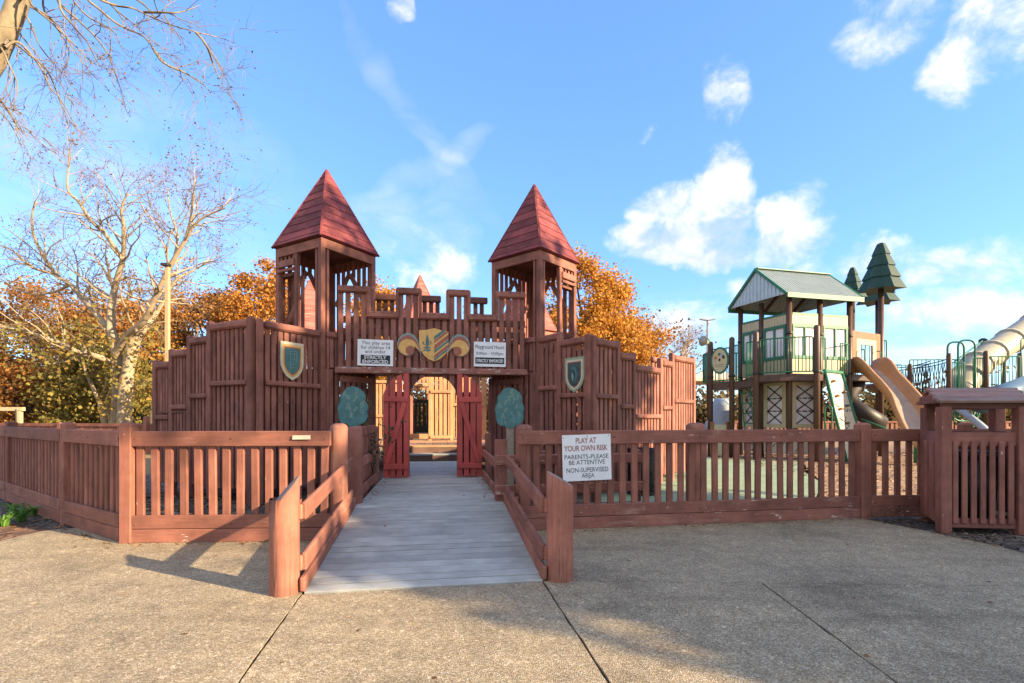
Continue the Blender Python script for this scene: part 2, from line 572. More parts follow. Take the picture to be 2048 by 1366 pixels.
def round_post(parent, name, base, top_z, r, mat, cut=None, dome=0.0, sides=20):
    """Timber pole; cut = (dx, dy, drop): the top is sawn off on a slope falling by `drop` towards (dx, dy); dome = rounded top height."""
    vs, fs = [], []
    zs = [0.0, 0.25, 0.5, 0.75]
    h = top_z - base[2]
    rows = []
    for z in zs:
        rows.append([(r * math.cos(2 * math.pi * k / sides) * (1 + .015 * math.sin(5 * z + k)), r * math.sin(2 * math.pi * k / sides) * (1 + .015 * math.cos(3 * z + k)), h * .8 * z / .75) for k in range(sides)])
    top = []
    for k in range(sides):
        x, y = r * math.cos(2 * math.pi * k / sides), r * math.sin(2 * math.pi * k / sides)
        z = h
        if cut:
            dl = math.hypot(cut[0], cut[1])
            q = (x * cut[0] + y * cut[1]) / (dl * r)
            z = h - cut[2] * (q + 1) / 2
        top.append((x, y, z))
    rows.append(top)
    if dome > 0:
        rows[-1] = [(x, y, h - dome) for x, y, z in top]
        for q in (0.35, 0.65, 0.88):
            kk = math.sqrt(1 - q * q)
            rows.append([(x * kk, y * kk, h - dome + dome * q) for x, y, z in top])
    else:
        ctr = sum((Vector(p) for p in top), Vector()) / sides
        rows[-1] = [tuple(Vector(p) - Vector((0, 0, .012))) for p in top]
        rows.append([tuple(ctr + (Vector(p) - ctr) * 0.9) for p in top])
    for row in rows:
        vs += row
    for i in range(len(rows) - 1):
        for k in range(sides):
            k2 = (k + 1) % sides
            fs.append((i * sides + k, i * sides + k2, (i + 1) * sides + k2, (i + 1) * sides + k))
    fs.append(tuple(range((len(rows) - 1) * sides, len(rows) * sides)))
    me = mesh_from(name, vs, fs, [mat, M['post_top']], True)
    for p in list(me.polygons)[-1 - (sides if cut else 0):]:
        p.material_index = 1
        p.use_smooth = False
    return put(name, me, Matrix.Translation(Vector(base)), parent)


def fast_mesh(name, verts, faces4, mats, midx=None, smooth=False):
    """numpy arrays to mesh; faces4 is (n, k) of equal-sided faces."""
    me = bpy.data.meshes.new(name)
    k = faces4.shape[1]
    me.vertices.add(len(verts))
    me.vertices.foreach_set('co', np.asarray(verts, dtype=np.float32).ravel())
    me.loops.add(faces4.size)
    me.loops.foreach_set('vertex_index', faces4.astype(np.int32).ravel())
    me.polygons.add(len(faces4))
    me.polygons.foreach_set('loop_start', np.arange(0, faces4.size, k, dtype=np.int32))
    me.polygons.foreach_set('loop_total', np.full(len(faces4), k, dtype=np.int32))
    for mm in (mats if isinstance(mats, (list, tuple)) else [mats]):
        me.materials.append(mm)
    if midx is not None:
        me.polygons.foreach_set('material_index', midx.astype(np.int32))
    if smooth:
        me.polygons.foreach_set('use_smooth', np.ones(len(faces4), dtype=bool))
    me.update(calc_edges=True)
    return me


def text_mesh(body, mat, width, height, bold=0.0, depth=0.0):
    """Lettering fitted to width x height, lying in local XZ, centred on the origin, facing -Y."""
    cu = bpy.data.curves.new('lettering', 'FONT')
    cu.body = body
    cu.align_x = 'CENTER'
    cu.size = 1.0
    cu.offset = bold
    cu.resolution_u = 3
    ob = bpy.data.objects.new('lettering', cu)
    COL.objects.link(ob)
    dg = bpy.context.evaluated_depsgraph_get()
    me = bpy.data.meshes.new_from_object(ob.evaluated_get(dg))
    bpy.data.objects.remove(ob)
    bpy.data.curves.remove(cu)
    co = np.empty(len(me.vertices) * 3, dtype=np.float32)
    me.vertices.foreach_get('co', co)
    co = co.reshape(-1, 3)
    lo, hi = co.min(0), co.max(0)
    out = np.zeros_like(co)
    out[:, 0] = (co[:, 0] - (lo[0] + hi[0]) / 2) * width / (hi[0] - lo[0])
    out[:, 2] = (co[:, 1] - (lo[1] + hi[1]) / 2) * height / (hi[1] - lo[1])
    me.vertices.foreach_set('co', out.ravel())
    me.materials.clear()
    me.materials.append(mat)
    me.update()
    return me


def plane_frame(origin, right, n=None):
    """Local X = right, Z = up, Y = into the wall (so -Y faces the viewer)."""
    right = Vector(right).normalized()
    up = Vector((0, 0, 1))
    y = up.cross(right)
    mt = Matrix((right, y, up)).transposed().to_4x4()
    mt.translation = Vector(origin)
    return mt


# ------------------------------------------------------------------ the setting: ground
def ground_mats():
    # far ground: dry autumn grass
    mt, N, L, P = new_mat('dry_grass_ground')
    geo = nd(N, 'ShaderNodeNewGeometry')
    n1 = nd(N, 'ShaderNodeTexNoise', i_Scale=0.25, i_Detail=8.0, i_Roughness=0.65)
    n2 = nd(N, 'ShaderNodeTexNoise', i_Scale=9.0, i_Detail=6.0, i_Roughness=0.7)
    L.new(geo.outputs['Position'], n1.inputs[0])
    L.new(geo.outputs['Position'], n2.inputs[0])
    c = ramp(N, L, n1.outputs[0], [(0.3, (0.16, 0.13, 0.05)), (0.55, (0.27, 0.18, 0.08)), (0.75, (0.12, 0.12, 0.045))])
    c = mixrgb(N, L, 0.8, c, ramp(N, L, n2.outputs[0], [(0.3, (0.6, 0.6, 0.6)), (0.7, (1.3, 1.3, 1.3))]), 'MULTIPLY')
    L.new(c, P.inputs['Base Color'])
    P.inputs['Roughness'].default_value = 0.95
    M['grass_ground'] = mt
    # exposed-aggregate concrete
    mt, N, L, P = new_mat('exposed_aggregate_concrete')
    geo = nd(N, 'ShaderNodeNewGeometry')
    v = nd(N, 'ShaderNodeTexVoronoi', i_Scale=115.0)
    L.new(geo.outputs['Position'], v.inputs[0])
    v2 = nd(N, 'ShaderNodeTexVoronoi', i_Scale=36.0)
    L.new(geo.outputs['Position'], v2.inputs[0])
    bw = nd(N, 'ShaderNodeSeparateColor')
    L.new(v.outputs['Color'], bw.inputs[0])
    bw2 = nd(N, 'ShaderNodeSeparateColor')
    L.new(v2.outputs['Color'], bw2.inputs[0])
    peb = ramp(N, L, bw.outputs[0], [(0.0, (0.25, 0.197, 0.128)), (0.3, (0.36, 0.292, 0.19)), (0.62, (0.425, 0.352, 0.236)), (0.86, (0.50, 0.425, 0.305)), (1.0, (0.62, 0.56, 0.47))])
    big = ramp(N, L, bw2.outputs[1], [(0.0, (0.88, 0.88, 0.88)), (0.7, (1.0, 1.0, 1.0)), (0.95, (1.05, 1.04, 1.02)), (1.0, (1.45, 1.42, 1.4))])
    c = mixrgb(N, L, 1.0, peb, big, 'MULTIPLY')
    pit = ramp(N, L, v.outputs['Distance'], [(0.35, (1, 1, 1)), (0.75, (0.5, 0.47, 0.44))])
    c = mixrgb(N, L, 0.85, c, pit, 'MULTIPLY')
    st = nd(N, 'ShaderNodeTexNoise', i_Scale=0.9, i_Detail=7.0, i_Roughness=0.62)
    L.new(geo.outputs['Position'], st.inputs[0])
    stain = ramp(N, L, st.outputs[0], [(0.28, (0.6, 0.58, 0.56)), (0.48, (0.98, 0.96, 0.93)), (0.62, (1.08, 1.05, 1.0)), (0.74, (1.36, 1.3, 1.22))])
    c = mixrgb(N, L, 1.0, c, stain, 'MULTIPLY')
    st2 = nd(N, 'ShaderNodeTexNoise', i_Scale=5.5, i_Detail=6.0, i_Roughness=0.7)
    L.new(geo.outputs['Position'], st2.inputs[0])
    c = mixrgb(N, L, 1.0, c, ramp(N, L, st2.outputs[0], [(0.3, (0.82, 0.82, 0.82)), (0.7, (1.15, 1.14, 1.12))]), 'MULTIPLY')
    smp = nd(N, 'ShaderNodeMapping')
    smp.inputs['Rotation'].default_value = (0, 0, 0.5)
    smp.inputs['Scale'].default_value = (0.35, 2.2, 1)
    L.new(geo.outputs['Position'], smp.inputs[0])
    st3 = nd(N, 'ShaderNodeTexNoise', i_Scale=1.3, i_Detail=5.0, i_Roughness=0.6)
    L.new(smp.outputs[0], st3.inputs[0])
    c = mixrgb(N, L, 1.0, c, ramp(N, L, st3.outputs[0], [(0.30, (0.80, 0.79, 0.78)), (0.48, (1.0, 1.0, 1.0)), (0.66, (1.0, 1.0, 1.0)), (0.72, (1.22, 1.2, 1.17))]), 'MULTIPLY')
    L.new(c, P.inputs['Base Color'])
    P.inputs['Roughness'].default_value = 0.85
    P.inputs['Specular IOR Level'].default_value = 0.3
    b = nd(N, 'ShaderNodeBump', i_Strength=0.55, i_Distance=0.006)
    inv = nd(N, 'ShaderNodeMath', operation='SUBTRACT')
    inv.inputs[0].default_value = 1.0
    L.new(v.outputs['Distance'], inv.inputs[1])
    L.new(inv.outputs[0], b.inputs['Height'])
    L.new(b.outputs[0], P.inputs['Normal'])
    M['aggregate'] = mt
    # dirt and bark mulch
    for key, name, cols, sc in (('mulch', 'dark_bark_mulch', [(0.02, 0.016, 0.013), (0.055, 0.042, 0.033), (0.13, 0.105, 0.085), (0.26, 0.23, 0.20)], 34.0),
                                ('dirt', 'red_brown_dirt', [(0.045, 0.025, 0.016), (0.12, 0.06, 0.035), (0.20, 0.105, 0.06), (0.28, 0.17, 0.11)], 16.0),
                                ('chips', 'tan_wood_chips', [(0.12, 0.07, 0.04), (0.28, 0.165, 0.09), (0.40, 0.25, 0.14), (0.5, 0.36, 0.23)], 30.0)):
        mt, N, L, P = new_mat(name)
        geo = nd(N, 'ShaderNodeNewGeometry')
        mp = nd(N, 'ShaderNodeMapping')
        mp.inputs['Scale'].default_value = (1, 0.5, 1)
        L.new(geo.outputs['Position'], mp.inputs[0])
        v = nd(N, 'ShaderNodeTexVoronoi', i_Scale=sc, i_Randomness=1.0)
        n1 = nd(N, 'ShaderNodeTexNoise', i_Scale=2.0, i_Detail=8.0, i_Roughness=0.7)
        L.new(mp.outputs[0], v.inputs[0])
        L.new(geo.outputs['Position'], n1.inputs[0])
        s2 = nd(N, 'ShaderNodeSeparateColor')
        L.new(v.outputs['Color'], s2.inputs[0])
        c = ramp(N, L, s2.outputs[0], list(zip((0.0, 0.45, 0.8, 1.0), cols)))
        c = mixrgb(N, L, 0.9, c, ramp(N, L, n1.outputs[0], [(0.3, (0.5, 0.5, 0.5)), (0.7, (1.4, 1.35, 1.3))]), 'MULTIPLY')
        L.new(c, P.inputs['Base Color'])
        P.inputs['Roughness'].default_value = 0.95
        b = nd(N, 'ShaderNodeBump', i_Strength=0.8, i_Distance=0.02)
        L.new(s2.outputs[1], b.inputs['Height'])
        L.new(b.outputs[0], P.inputs['Normal'])
        M[key] = mt
    M['mat_green'] = plain_mat('green_rubber_surface', (0.235, 0.31, 0.20), 0.9, 0.16, 1.4, bump=0.3, bscale=90)
    M['joint'] = plain_mat('joint_dirt', (0.035, 0.03, 0.02), 0.95, 0.4, 12)


ground_mats()


def sheet(name, outline, z, mat, kind='structure', label=None):
    bm = bmesh.new()
    vs = [bm.verts.new((x, y, z)) for x, y in outline]
    f = bm.faces.new(vs)
    if f.normal.z < 0:
        f.normal_flip()
    bmesh.ops.triangulate(bm, faces=[f], ngon_method='EAR_CLIP')
    bmesh.ops.recalc_face_normals(bm, faces=bm.faces)
    me = bpy.data.meshes.new(name)
    bm.to_mesh(me)
    bm.free()
    if me.polygons[0].normal.z < 0:
        me.flip_normals()
    me.materials.append(mat)
    return tag(put(name, me), label, None, None, kind)


sheet('ground', [(-400, -200), (400, -200), (400, 600), (-400, 600)], -0.012, M['grass_ground'])
sheet('dirt_bed', [(-26, -9), (-5.6, -9), (-5.6, 5.9), (-5.2, 6.6), (-8.4, 8.6), (-26, 12)], -0.006, M['dirt'])
sheet('bark_mulch_yard', [(-9.0, 7.6), (-4.2, 5.62), (-2.0, 5.7), (-0.2, 6.15), (4.8, 7.0), (9, 7.2), (9, 16), (-9, 16)], -0.005, M['mulch'])
sheet('bark_mulch_bed', [(4.7, 7.3), (4.95, 6.0), (5.15, 5.2), (5.2, -9), (16, -9), (16, 7.5)], -0.0045, M['mulch'])
sheet('wood_chip_yard', [(4.3, 7.4), (30, 7.4), (40, 30), (3, 30), (4.9, 12.0), (6.6, 11.2), (5.1, 8.6)], 0.0, M['chips'])
sheet('rubber_play_surface', [(1.3, 7.0), (4.6, 7.4), (5.25, 8.6), (6.6, 10.6), (7.6, 13.0), (9.4, 16.2), (5.2, 18), (3.0, 12.4), (1.6, 9.2)], 0.006, M['mat_green'])


def rough_line(a, b, n=40, amp=0.0035):
    a, b = Vector(a), Vector(b)
    d = (b - a)
    nr = Vector((-d.y, d.x)).normalized()
    return [tuple(a + d * (i / n) + nr * (rng.gauss(0, amp) if 0 < i < n else 0)) for i in range(n + 1)]


def pavement():
    base = sheet('pavement', [(-5.75, -9), (5.2, -9), (5.2, 5.3), (5.03, 6.06), (4.76, 6.85), (0.1, 6.15), (-1.9, 5.7), (-4.0, 5.62), (-5.35, 6.3), (-5.7, 6.05)], 0.009, M['joint'])
    g = 0.0085
    # joints: left of the ramp foot, right of the ramp foot, one further right, one across
    j1 = lambda y: -1.63 + (3.82 - max(y, 2.0)) * (0.2 / 1.2)
    j2 = lambda y: 0.27 + (4.1 - max(y, 2.0)) * (0.23 / 1.48)
    j3 = lambda y: 2.08 - (4.1 - max(y, 2.0)) * (0.08 / 1.48)
    jh = lambda x: 4.2 - (x - 0.45) * (0.13 / 3.75)
    run = lambda j, off, y1: [(j(2.0) + off, -9)] + rough_line((j(2.0) + off, 2.0), (j(y1) + off, y1), 16)
    left = run(j1, -g, 3.95) + [(-1.85, 3.9), (-2.12, 5.6), (-4.0, 5.62), (-5.35, 6.3), (-5.7, 6.05), (-5.75, 4.5), (-5.75, -9)]
    mid = run(j1, g, 3.87) + run(j2, -g, 4.17)[::-1]
    yj = jh(2.08) - g * .5
    r1 = run(j2, g, 4.19) + rough_line((j2(4.19) + g + .004, jh(0.3) - g * .5), (j3(yj) - g - .01, yj), 30, 0.002) + run(j3, -g, yj)[::-1]
    r2 = run(j3, g, yj) + rough_line((2.11, jh(2.11) - g * .5), (5.2, jh(5.2) - g * .5), 40, 0.002) + [(5.2, -9)]
    r3 = rough_line((0.30, jh(0.3) + g * .5), (5.2, jh(5.2) + g * .5), 60, 0.002) + [(5.2, 5.3), (5.03, 6.06), (4.76, 6.85), (0.1, 6.15), (0.02, 6.0)]
    for o in (left, mid, r1, r2, r3):
        bm = bmesh.new()
        n = len(o)
        top = [bm.verts.new((x, y, 0.022)) for x, y in o]
        bot = [bm.verts.new((x, y, 0.004)) for x, y in o]
        for t in tessellate_polygon([[Vector((x, y, 0)) for x, y in o]]):
            if len(set(t)) == 3:
                bm.faces.new([top[i] for i in t])
        for i in range(n):
            bm.faces.new((top[i], top[(i + 1) % n], bot[(i + 1) % n], bot[i]))
        bmesh.ops.recalc_face_normals(bm, faces=bm.faces)
        me = bpy.data.meshes.new('slab')
        bm.to_mesh(me)
        bm.free()
        up = sum(p.normal.z * p.area for p in me.polygons)
        if up < 0:
            me.flip_normals()
        me.materials.append(M['aggregate'])
        put('slab', me, None, base)


pavement()


# ------------------------------------------------------------------ fences
UP0 = Vector((0, 0, 1))


def bolt_mesh():
    if 'bolt' not in MESHES:
        v, f = tube_geo([(0, 0, -.004), (0, 0, .002), (0, 0, .004)], [.013, .013, .008], 8)
        MESHES['bolt'] = mesh_from('bolt_head', v, f, M['wood_dark'])
    return MESHES['bolt']


def fence_run(root, A, B, n, side=-1, zt=1.25, rail_h=0.17, first=0.5, worn=False, slat_w=0.082, z_low=0.02, low_boards=2, pad=0.0):
    """Rails and balusters between plan points A and B; side = which way the face looks (-1: right-hand normal)."""
    A, B = Vector((*A, 0)), Vector((*B, 0))
    d = (B - A).normalized()
    nrm = Vector((d.y, -d.x, 0)) * (1 if side < 0 else -1)
    fm, lm = M['fence'], (M['fence_worn'] if worn else M['fence'])
    up = Vector((0, 0, 1))
    A2, B2 = A + d * pad, B - d * pad
    bar(root, 'top_rail', A2 + up * (zt - rail_h / 2) + nrm * 0.045, B2 + up * (zt - rail_h / 2) + nrm * 0.045, rail_h, 0.042, lm, nrm, 0.008)
    for k in range(low_boards):
        zc = z_low + 0.075 + k * 0.152
        bar(root, 'bottom_board', A2 + up * zc + nrm * 0.045, B2 + up * zc + nrm * 0.045, 0.147, 0.042, lm, nrm, 0.006)
    length = (B - A).length
    for i in range(max(2, int(length / 1.1)) + 1):
        t = 0.06 + (length - .12) * i / max(2, int(length / 1.1))
        for z in (zt - rail_h * .5, z_low + .2):
            q = A + d * t + UP0 * z + nrm * .066
            put('bolt_head', bolt_mesh(), frame_z(q, q + nrm, UP0), root)
    for i in range(n):
        p = A + d * (length * (i + first) / n)
        tw = rng.gauss(0, 0.006)
        bar(root, 'baluster', p + up * (z_low + 0.16) + d * tw, p + up * (zt - 0.05), slat_w, 0.038, fm, nrm, 0.007)


def square_post(root, p, top, w, mat, yaw=0.0, name='post', chamfer=True):
    p = Vector((*p, 0.0)) if len(p) == 2 else Vector(p)
    h = top - p.z
    bm = bmesh.new()
    bmesh.ops.create_cube(bm, size=1.0)
    for v in bm.verts:
        v.co = Vector((v.co.x * w, v.co.y * w, (v.co.z + .5) * h))
    tops = [e for e in bm.edges if all(abs(v.co.z - h) < 1e-6 for v in e.verts)]
    if chamfer:
        bmesh.ops.bevel(bm, geom=tops, offset=w * .22, segments=1, affect='EDGES')
    vert = [e for e in bm.edges if abs(e.verts[0].co.z - e.verts[1].co.z) > h * .5]
    bmesh.ops.bevel(bm, geom=vert, offset=0.008, segments=1, affect='EDGES')
    me = bpy.data.meshes.new('post')
    bm.to_mesh(me)
    bm.free()
    me.materials.append(mat)
    return put(name, me, Matrix.Translation(p) @ Matrix.Rotation(yaw, 4, 'Z'), root)


fl = thing('picket_fence', 'brown wooden fence panel left of the ramp, square post at its left end', 'fence', (-3.1, 5.55, 0))
fence_run(fl, (-4.2, 5.52), (-2.03, 5.62), 14, zt=1.25)
square_post(fl, (-4.24, 5.5), 1.345, 0.125, M['fence'], R(3))
round_post(fl, 'post', (-1.99, 5.72, 0), 1.34, 0.098, M['post'], dome=0.06)
prism(fl, 'paint_patch', [(-.10, -.022), (.10, -.02), (.098, .026), (-.095, .024)], -0.003, M['cream'], plane_frame(at(603, 875, 5.52) + Vector((0, 0, 0)), (1, .046, 0)))

fr = thing('picket_fence', 'brown wooden fence running back along the far left edge beside green plants', 'fence', (-6.0, 6.6, 0))
fp = [(-4.29, 5.55), (-5.86, 6.55), (-8.35, 8.29), (-12.0, 10.9)]
for i in range(3):
    n = (12, 18, 24)[i]
    fence_run(fr, fp[i], fp[i + 1], n, side=1, zt=1.25, pad=0.05)
    square_post(fr, (fp[i + 1][0] + .03, fp[i + 1][1] - .02), 1.34, 0.13, M['fence'], R(-32))

f2 = thing('picket_fence', 'long brown fence right of the ramp carrying the white warning sign', 'fence', (2.4, 6.5, 0))
fence_run(f2, (0.06, 6.08), (4.78, 6.9), 30, zt=1.24, worn=True)
round_post(f2, 'post', (0.15, 6.2, 0), 1.32, 0.105, M['post'], dome=0.06)
round_post(f2, 'post', (2.44, 6.62, 0), 1.34, 0.125, M['post'], dome=0.07)
square_post(f2, (4.86, 6.9), 1.33, 0.15, M['fence'], R(10))
prism(f2, 'paint_patch', [(-.12, -.03), (.13, -.028), (.128, .03), (-.118, .034)], -0.003, M['cream'], plane_frame(at(1094, 877, 6.17), (1, .174, 0)))
f3 = thing('picket_fence', 'short brown fence panel between the square post and the bin shelter', 'fence', (5.6, 6.98, 0))
fence_run(f3, (4.95, 6.93), (6.35, 7.03), 8, zt=1.24)
fence_run(f3, (6.35, 7.03), (8.6, 7.2), 13, zt=1.24)
square_post(f3, (6.4, 7.03), 1.33, 0.13, M['fence'], R(4))


# ------------------------------------------------------------------ ramp and boardwalk
def ramp_z(s):
    return 0.03 + 0.255 * min(1.0, s / 2.62)


def deck_planks():
    root = thing('boardwalk_ramp', 'grey painted plank ramp leading up to the castle gate', 'ramp', cf(0, 2.0))
    pitch, s = 0.1395, 0.0
    while s < 8.75:
        w = 0.957 if s < 2.6 else 0.93
        z0, z1 = ramp_z(s), ramp_z(s + pitch)
        p = cf(-w, s + pitch / 2, (z0 + z1) / 2 - 0.019 + rng.gauss(0, 0.0012))
        q = cf(w, s + pitch / 2, (z0 + z1) / 2 - 0.019 + rng.gauss(0, 0.0012))
        nrm = Vector((0, 0, 1)) - CD * ((z1 - z0) / pitch)
        bar(root, 'plank', p, q, pitch - rng.choice((0.009, 0.012, 0.016, 0.02)), 0.038, M['deck'], nrm, 0.003)
        s += pitch
    for u in (-0.86, 0, 0.86):
        bar(root, 'joist', cf(u, 0.35, 0.02), cf(u, 2.6, 0.22), 0.05, 0.06, M['wood_dark'], Vector((0, 0, 1)))
        bar(root, 'joist', cf(u, 2.62, 0.19), cf(u, 8.7, 0.19), 0.05, 0.12, M['wood_dark'], Vector((0, 0, 1)))
    # step up into the castle yard
    for k, (s0, z) in enumerate(((8.76, 0.47), (9.1, 0.66))):
        bar(root, 'step_tread', cf(-1.3, s0 + .17, z - 0.02), cf(1.3, s0 + .17, z - 0.02), 0.36, 0.04, (M['deck'], M['warm'])[k], Vector((0, 0, 1)), 0.004)
        bar(root, 'step_riser', cf(-1.3, s0 + .012, z - 0.135), cf(1.3, s0 + .012, z - 0.135), 0.185, 0.03, M['step'], -CD, 0.003)
    for i in range(24):
        u = -2.6 + i * 0.22
        bar(root, 'yard_plank', cf(u, 9.46, 0.635), cf(u, 13.2, 0.635), 0.21, 0.04, M['warm'], Vector((0, 0, 1)), 0.004)


deck_planks()


def side_rails(sign, label):
    root = thing('ramp_railing', label, 'railing', cf(sign * 1.1, 0.05), 'ramp railings')
    up = Vector((0, 0, 1))
    cut = (CU * sign)
    base = cf(sign * 1.113, 0.045, 0.018)
    round_post(root, 'post', base, 0.95, 0.112, M['post'], cut=(cut.x + 0.05, cut.y - (0.32 if sign < 0 else 0.1), 0.27 if sign < 0 else 0.13), sides=24)
    u = sign * 0.972
    for off, h in ((0.62, 0.145), (0.215, 0.145)):
        o = bar(root, 'rail', cf(u, 0.06, ramp_z(0.06) + off), cf(u, 2.3, ramp_z(2.3) + off - 0.03), h, 0.042, M['post'], CU, 0.014)
        for s in (0.08, 1.95):
            zz = ramp_z(s) + off
            bar(root, 'spacer_block', cf(sign * (0.994 if s < 1 else 0.994), s, zz - 0.065), cf(sign * 0.994, s, zz + 0.055), 0.10, 0.03, M['post'], CU * sign, 0.008)
            bar(root, 'spacer_block', cf(sign * 1.01, s, zz - 0.05), cf(sign * 1.06, s, zz - 0.05), 0.09, 0.09, M['post'], CD, 0.006)
    bar(root, 'kerb_board', cf(u * 0.998, 0.0, ramp_z(0) + 0.055), cf(u * 0.998, 2.5, ramp_z(2.5) + 0.05), 0.12, 0.045, M['post'], CU, 0.012)


side_rails(-1, 'left ramp railing with slant-topped log post in the sun')
side_rails(1, 'right ramp railing with slant-topped log post in the shade')


def deck_rails():
    up = Vector((0, 0, 1))
    root = thing('deck_railing', 'boarded railing on the left of the boardwalk before the red door', 'railing', cf(-0.98, 2.7), 'deck railings')
    round_post(root, 'post', cf(-0.985, 2.66, 0.0), 1.29, 0.092, M['wood'], dome=0.03)
    for i in range(13):
        s = 2.82 + i * 0.15
        bar(root, 'board', cf(-1.0, s, 0.02), cf(-1.0, s, 1.27 + rng.gauss(0, .008)), 0.142, 0.035, M['wood'], CU, 0.006)
    for z in (0.80, 0.42):
        bar(root, 'rail', cf(-0.935, 2.85, z), cf(-0.935, 4.85, z), 0.14, 0.04, M['wood'], CU, 0.014)
        bar(root, 'spacer_block', cf(-0.955, 2.8, z - .1), cf(-0.955, 2.8, z + .01), 0.08, 0.05, M['wood_dark'], CU, 0.006)
    bar(root, 'cap_board', cf(-0.955, 3.2, 1.21), cf(-0.955, 4.4, 1.21), 0.13, 0.04, M['wood'], CU, 0.01)
    square_post(root, cf(-1.0, 4.9, 0), 1.25, 0.11, M['wood'], CA)
    root = thing('deck_railing', 'open two-rail railing on the right of the boardwalk before the red door', 'railing', cf(0.98, 2.7), 'deck railings')
    o = square_post(root, cf(0.93, 2.62, 0), 1.10, 0.16, M['wood'], CA, chamfer=False)
    for z in (0.74, 0.36):
        bar(root, 'rail', cf(0.90, 2.75, z), cf(0.90, 4.95, z + .02), 0.14, 0.04, M['wood'], CU, 0.014)
    square_post(root, cf(0.99, 4.9, 0), 1.12, 0.11, M['wood'], CA)
    # side boardwalk with its own low rail behind the fence
    root = thing('low_rail_fence', 'low two-rail timber fence behind the warning sign', 'fence', (0.8, 6.8, 0))
    a, b = Vector((-0.22, 6.62, 0)), Vector((1.86, 7.06, 0))
    n = Vector((b - a).normalized().yxz) * Vector((1, -1, 0))
    for z, h, mt in ((0.83, 0.14, 'wood_worn'), (0.43, 0.14, 'wood_worn'), (0.14, 0.16, 'wood_sill')):
        bar(root, 'rail', a + up * z, b + up * z, h, 0.05, M[mt], n, 0.012)
    for t in (0.33, 0.68, 0.97):
        square_post(root, (a + (b - a) * t) - n * 0.08, 0.95, 0.10, M['wood'], R(12))
    root = thing('side_boardwalk', 'grey plank side walk between the fence and the low rails', 'boardwalk', (0.9, 6.5, 0))
    d = (b - a).normalized()
    for i in range(16):
        p = a + d * (0.07 + i * 0.145) + n * 0.06
        bar(root, 'plank', p + up * 0.2, p + n * 0.42 + up * 0.2, 0.138, 0.035, M['deck'], up, 0.003)


deck_rails()


# ------------------------------------------------------------------ the castle
UP = Vector((0, 0, 1))


def cut_slat(parent, name, M4, w, t, zl, zr, ztop, mat):
    """Board whose bottom is sawn from zl (left edge) to zr (right edge); local X across, Z up."""
    x, y = w / 2, t / 2
    vs = [(-x, -y, zl), (x, -y, zr), (x, -y, ztop), (-x, -y, ztop), (-x, y, zl), (x, y, zr), (x, y, ztop), (-x, y, ztop)]
    fs = [(0, 1, 2, 3), (5, 4, 7, 6), (4, 0, 3, 7), (1, 5, 6, 2), (3, 2, 6, 7), (4, 5, 1, 0)]
    return put(name, mesh_from(name, vs, fs, mat), M4, parent)


def cap_bolts(root, a, b, z, n):
    """Row of screw plugs along a cap board, one small part per cap."""
    g = Geo()
    d = (b - a)
    k = max(2, int(d.length / 0.15))
    for i in range(k):
        p = a + d * ((i + .5) / k) + n * 0.062 + UP * z
        g.box(p, (0.016, 0.016, 0.022))
    g.done('screw_plugs', M['wood_dark'], root)


def panel(root, A, B, zc, zr, nsl, z0=0.22, inset=0.05, slat_w=None, face=None, mat='wood', bolts=True, cap_t=0.12, gap_shade=False):
    """One wall panel of upright slats under a cap board, with a mid rail; A, B plan points."""
    A, B = Vector((A[0], A[1], 0)), Vector((B[0], B[1], 0))
    d = (B - A).normalized()
    n = Vector((d.y, -d.x, 0))
    if (face is not None and n.dot(Vector((*face, 0))) < 0) or (face is None and n.dot(-(A + B) / 2) < 0):
        n = -n
    L_ = (B - A).length
    a, b = A + d * inset, B - d * inset
    mt = M[mat]
    sw = slat_w or min(0.092, (L_ - 2 * inset) / nsl * 0.68)
    if zc:
        bar(root, 'cap_board', a + UP * (zc - 0.065) + n * 0.02, b + UP * (zc - 0.065) + n * 0.02, 0.125, cap_t, mt, n, 0.03)
        if bolts:
            cap_bolts(root, a, b, zc - 0.022, n)
    if zr:
        bar(root, 'mid_rail', a + UP * zr + n * 0.05, b + UP * zr + n * 0.05, 0.085, 0.06, mt, n, 0.02)
    for z in (0.32, (zr or 1.2) - 0.25, zc - 0.28):
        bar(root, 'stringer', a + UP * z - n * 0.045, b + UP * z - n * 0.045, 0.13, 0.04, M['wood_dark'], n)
    if gap_shade:
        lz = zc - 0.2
        p = (A + B) / 2 - n * (0.13 if gap_shade is True else gap_shade)
        bar(root, 'gap_shade_sheet', p + UP * (z0 + .05), p + UP * lz, L_ - .12, 0.02, M['gap_shade'], n)  # dark sheet added behind the slats to stand for shade in the gaps
    for i in range(nsl):
        p = a + (b - a) * ((i + .5) / nsl)
        jit = rng.gauss(0, 0.004)
        bar(root, 'slat', p + UP * (z0 + rng.uniform(-.015, .015)) + d * jit, p + UP * (zc - 0.03) + d * jit, sw, 0.036, mt, n, 0.006)


def wall_post(root, p, top, w=0.105, yaw=0.0, mat='wood'):
    return square_post(root, (p[0], p[1]), top, w, M[mat], yaw)


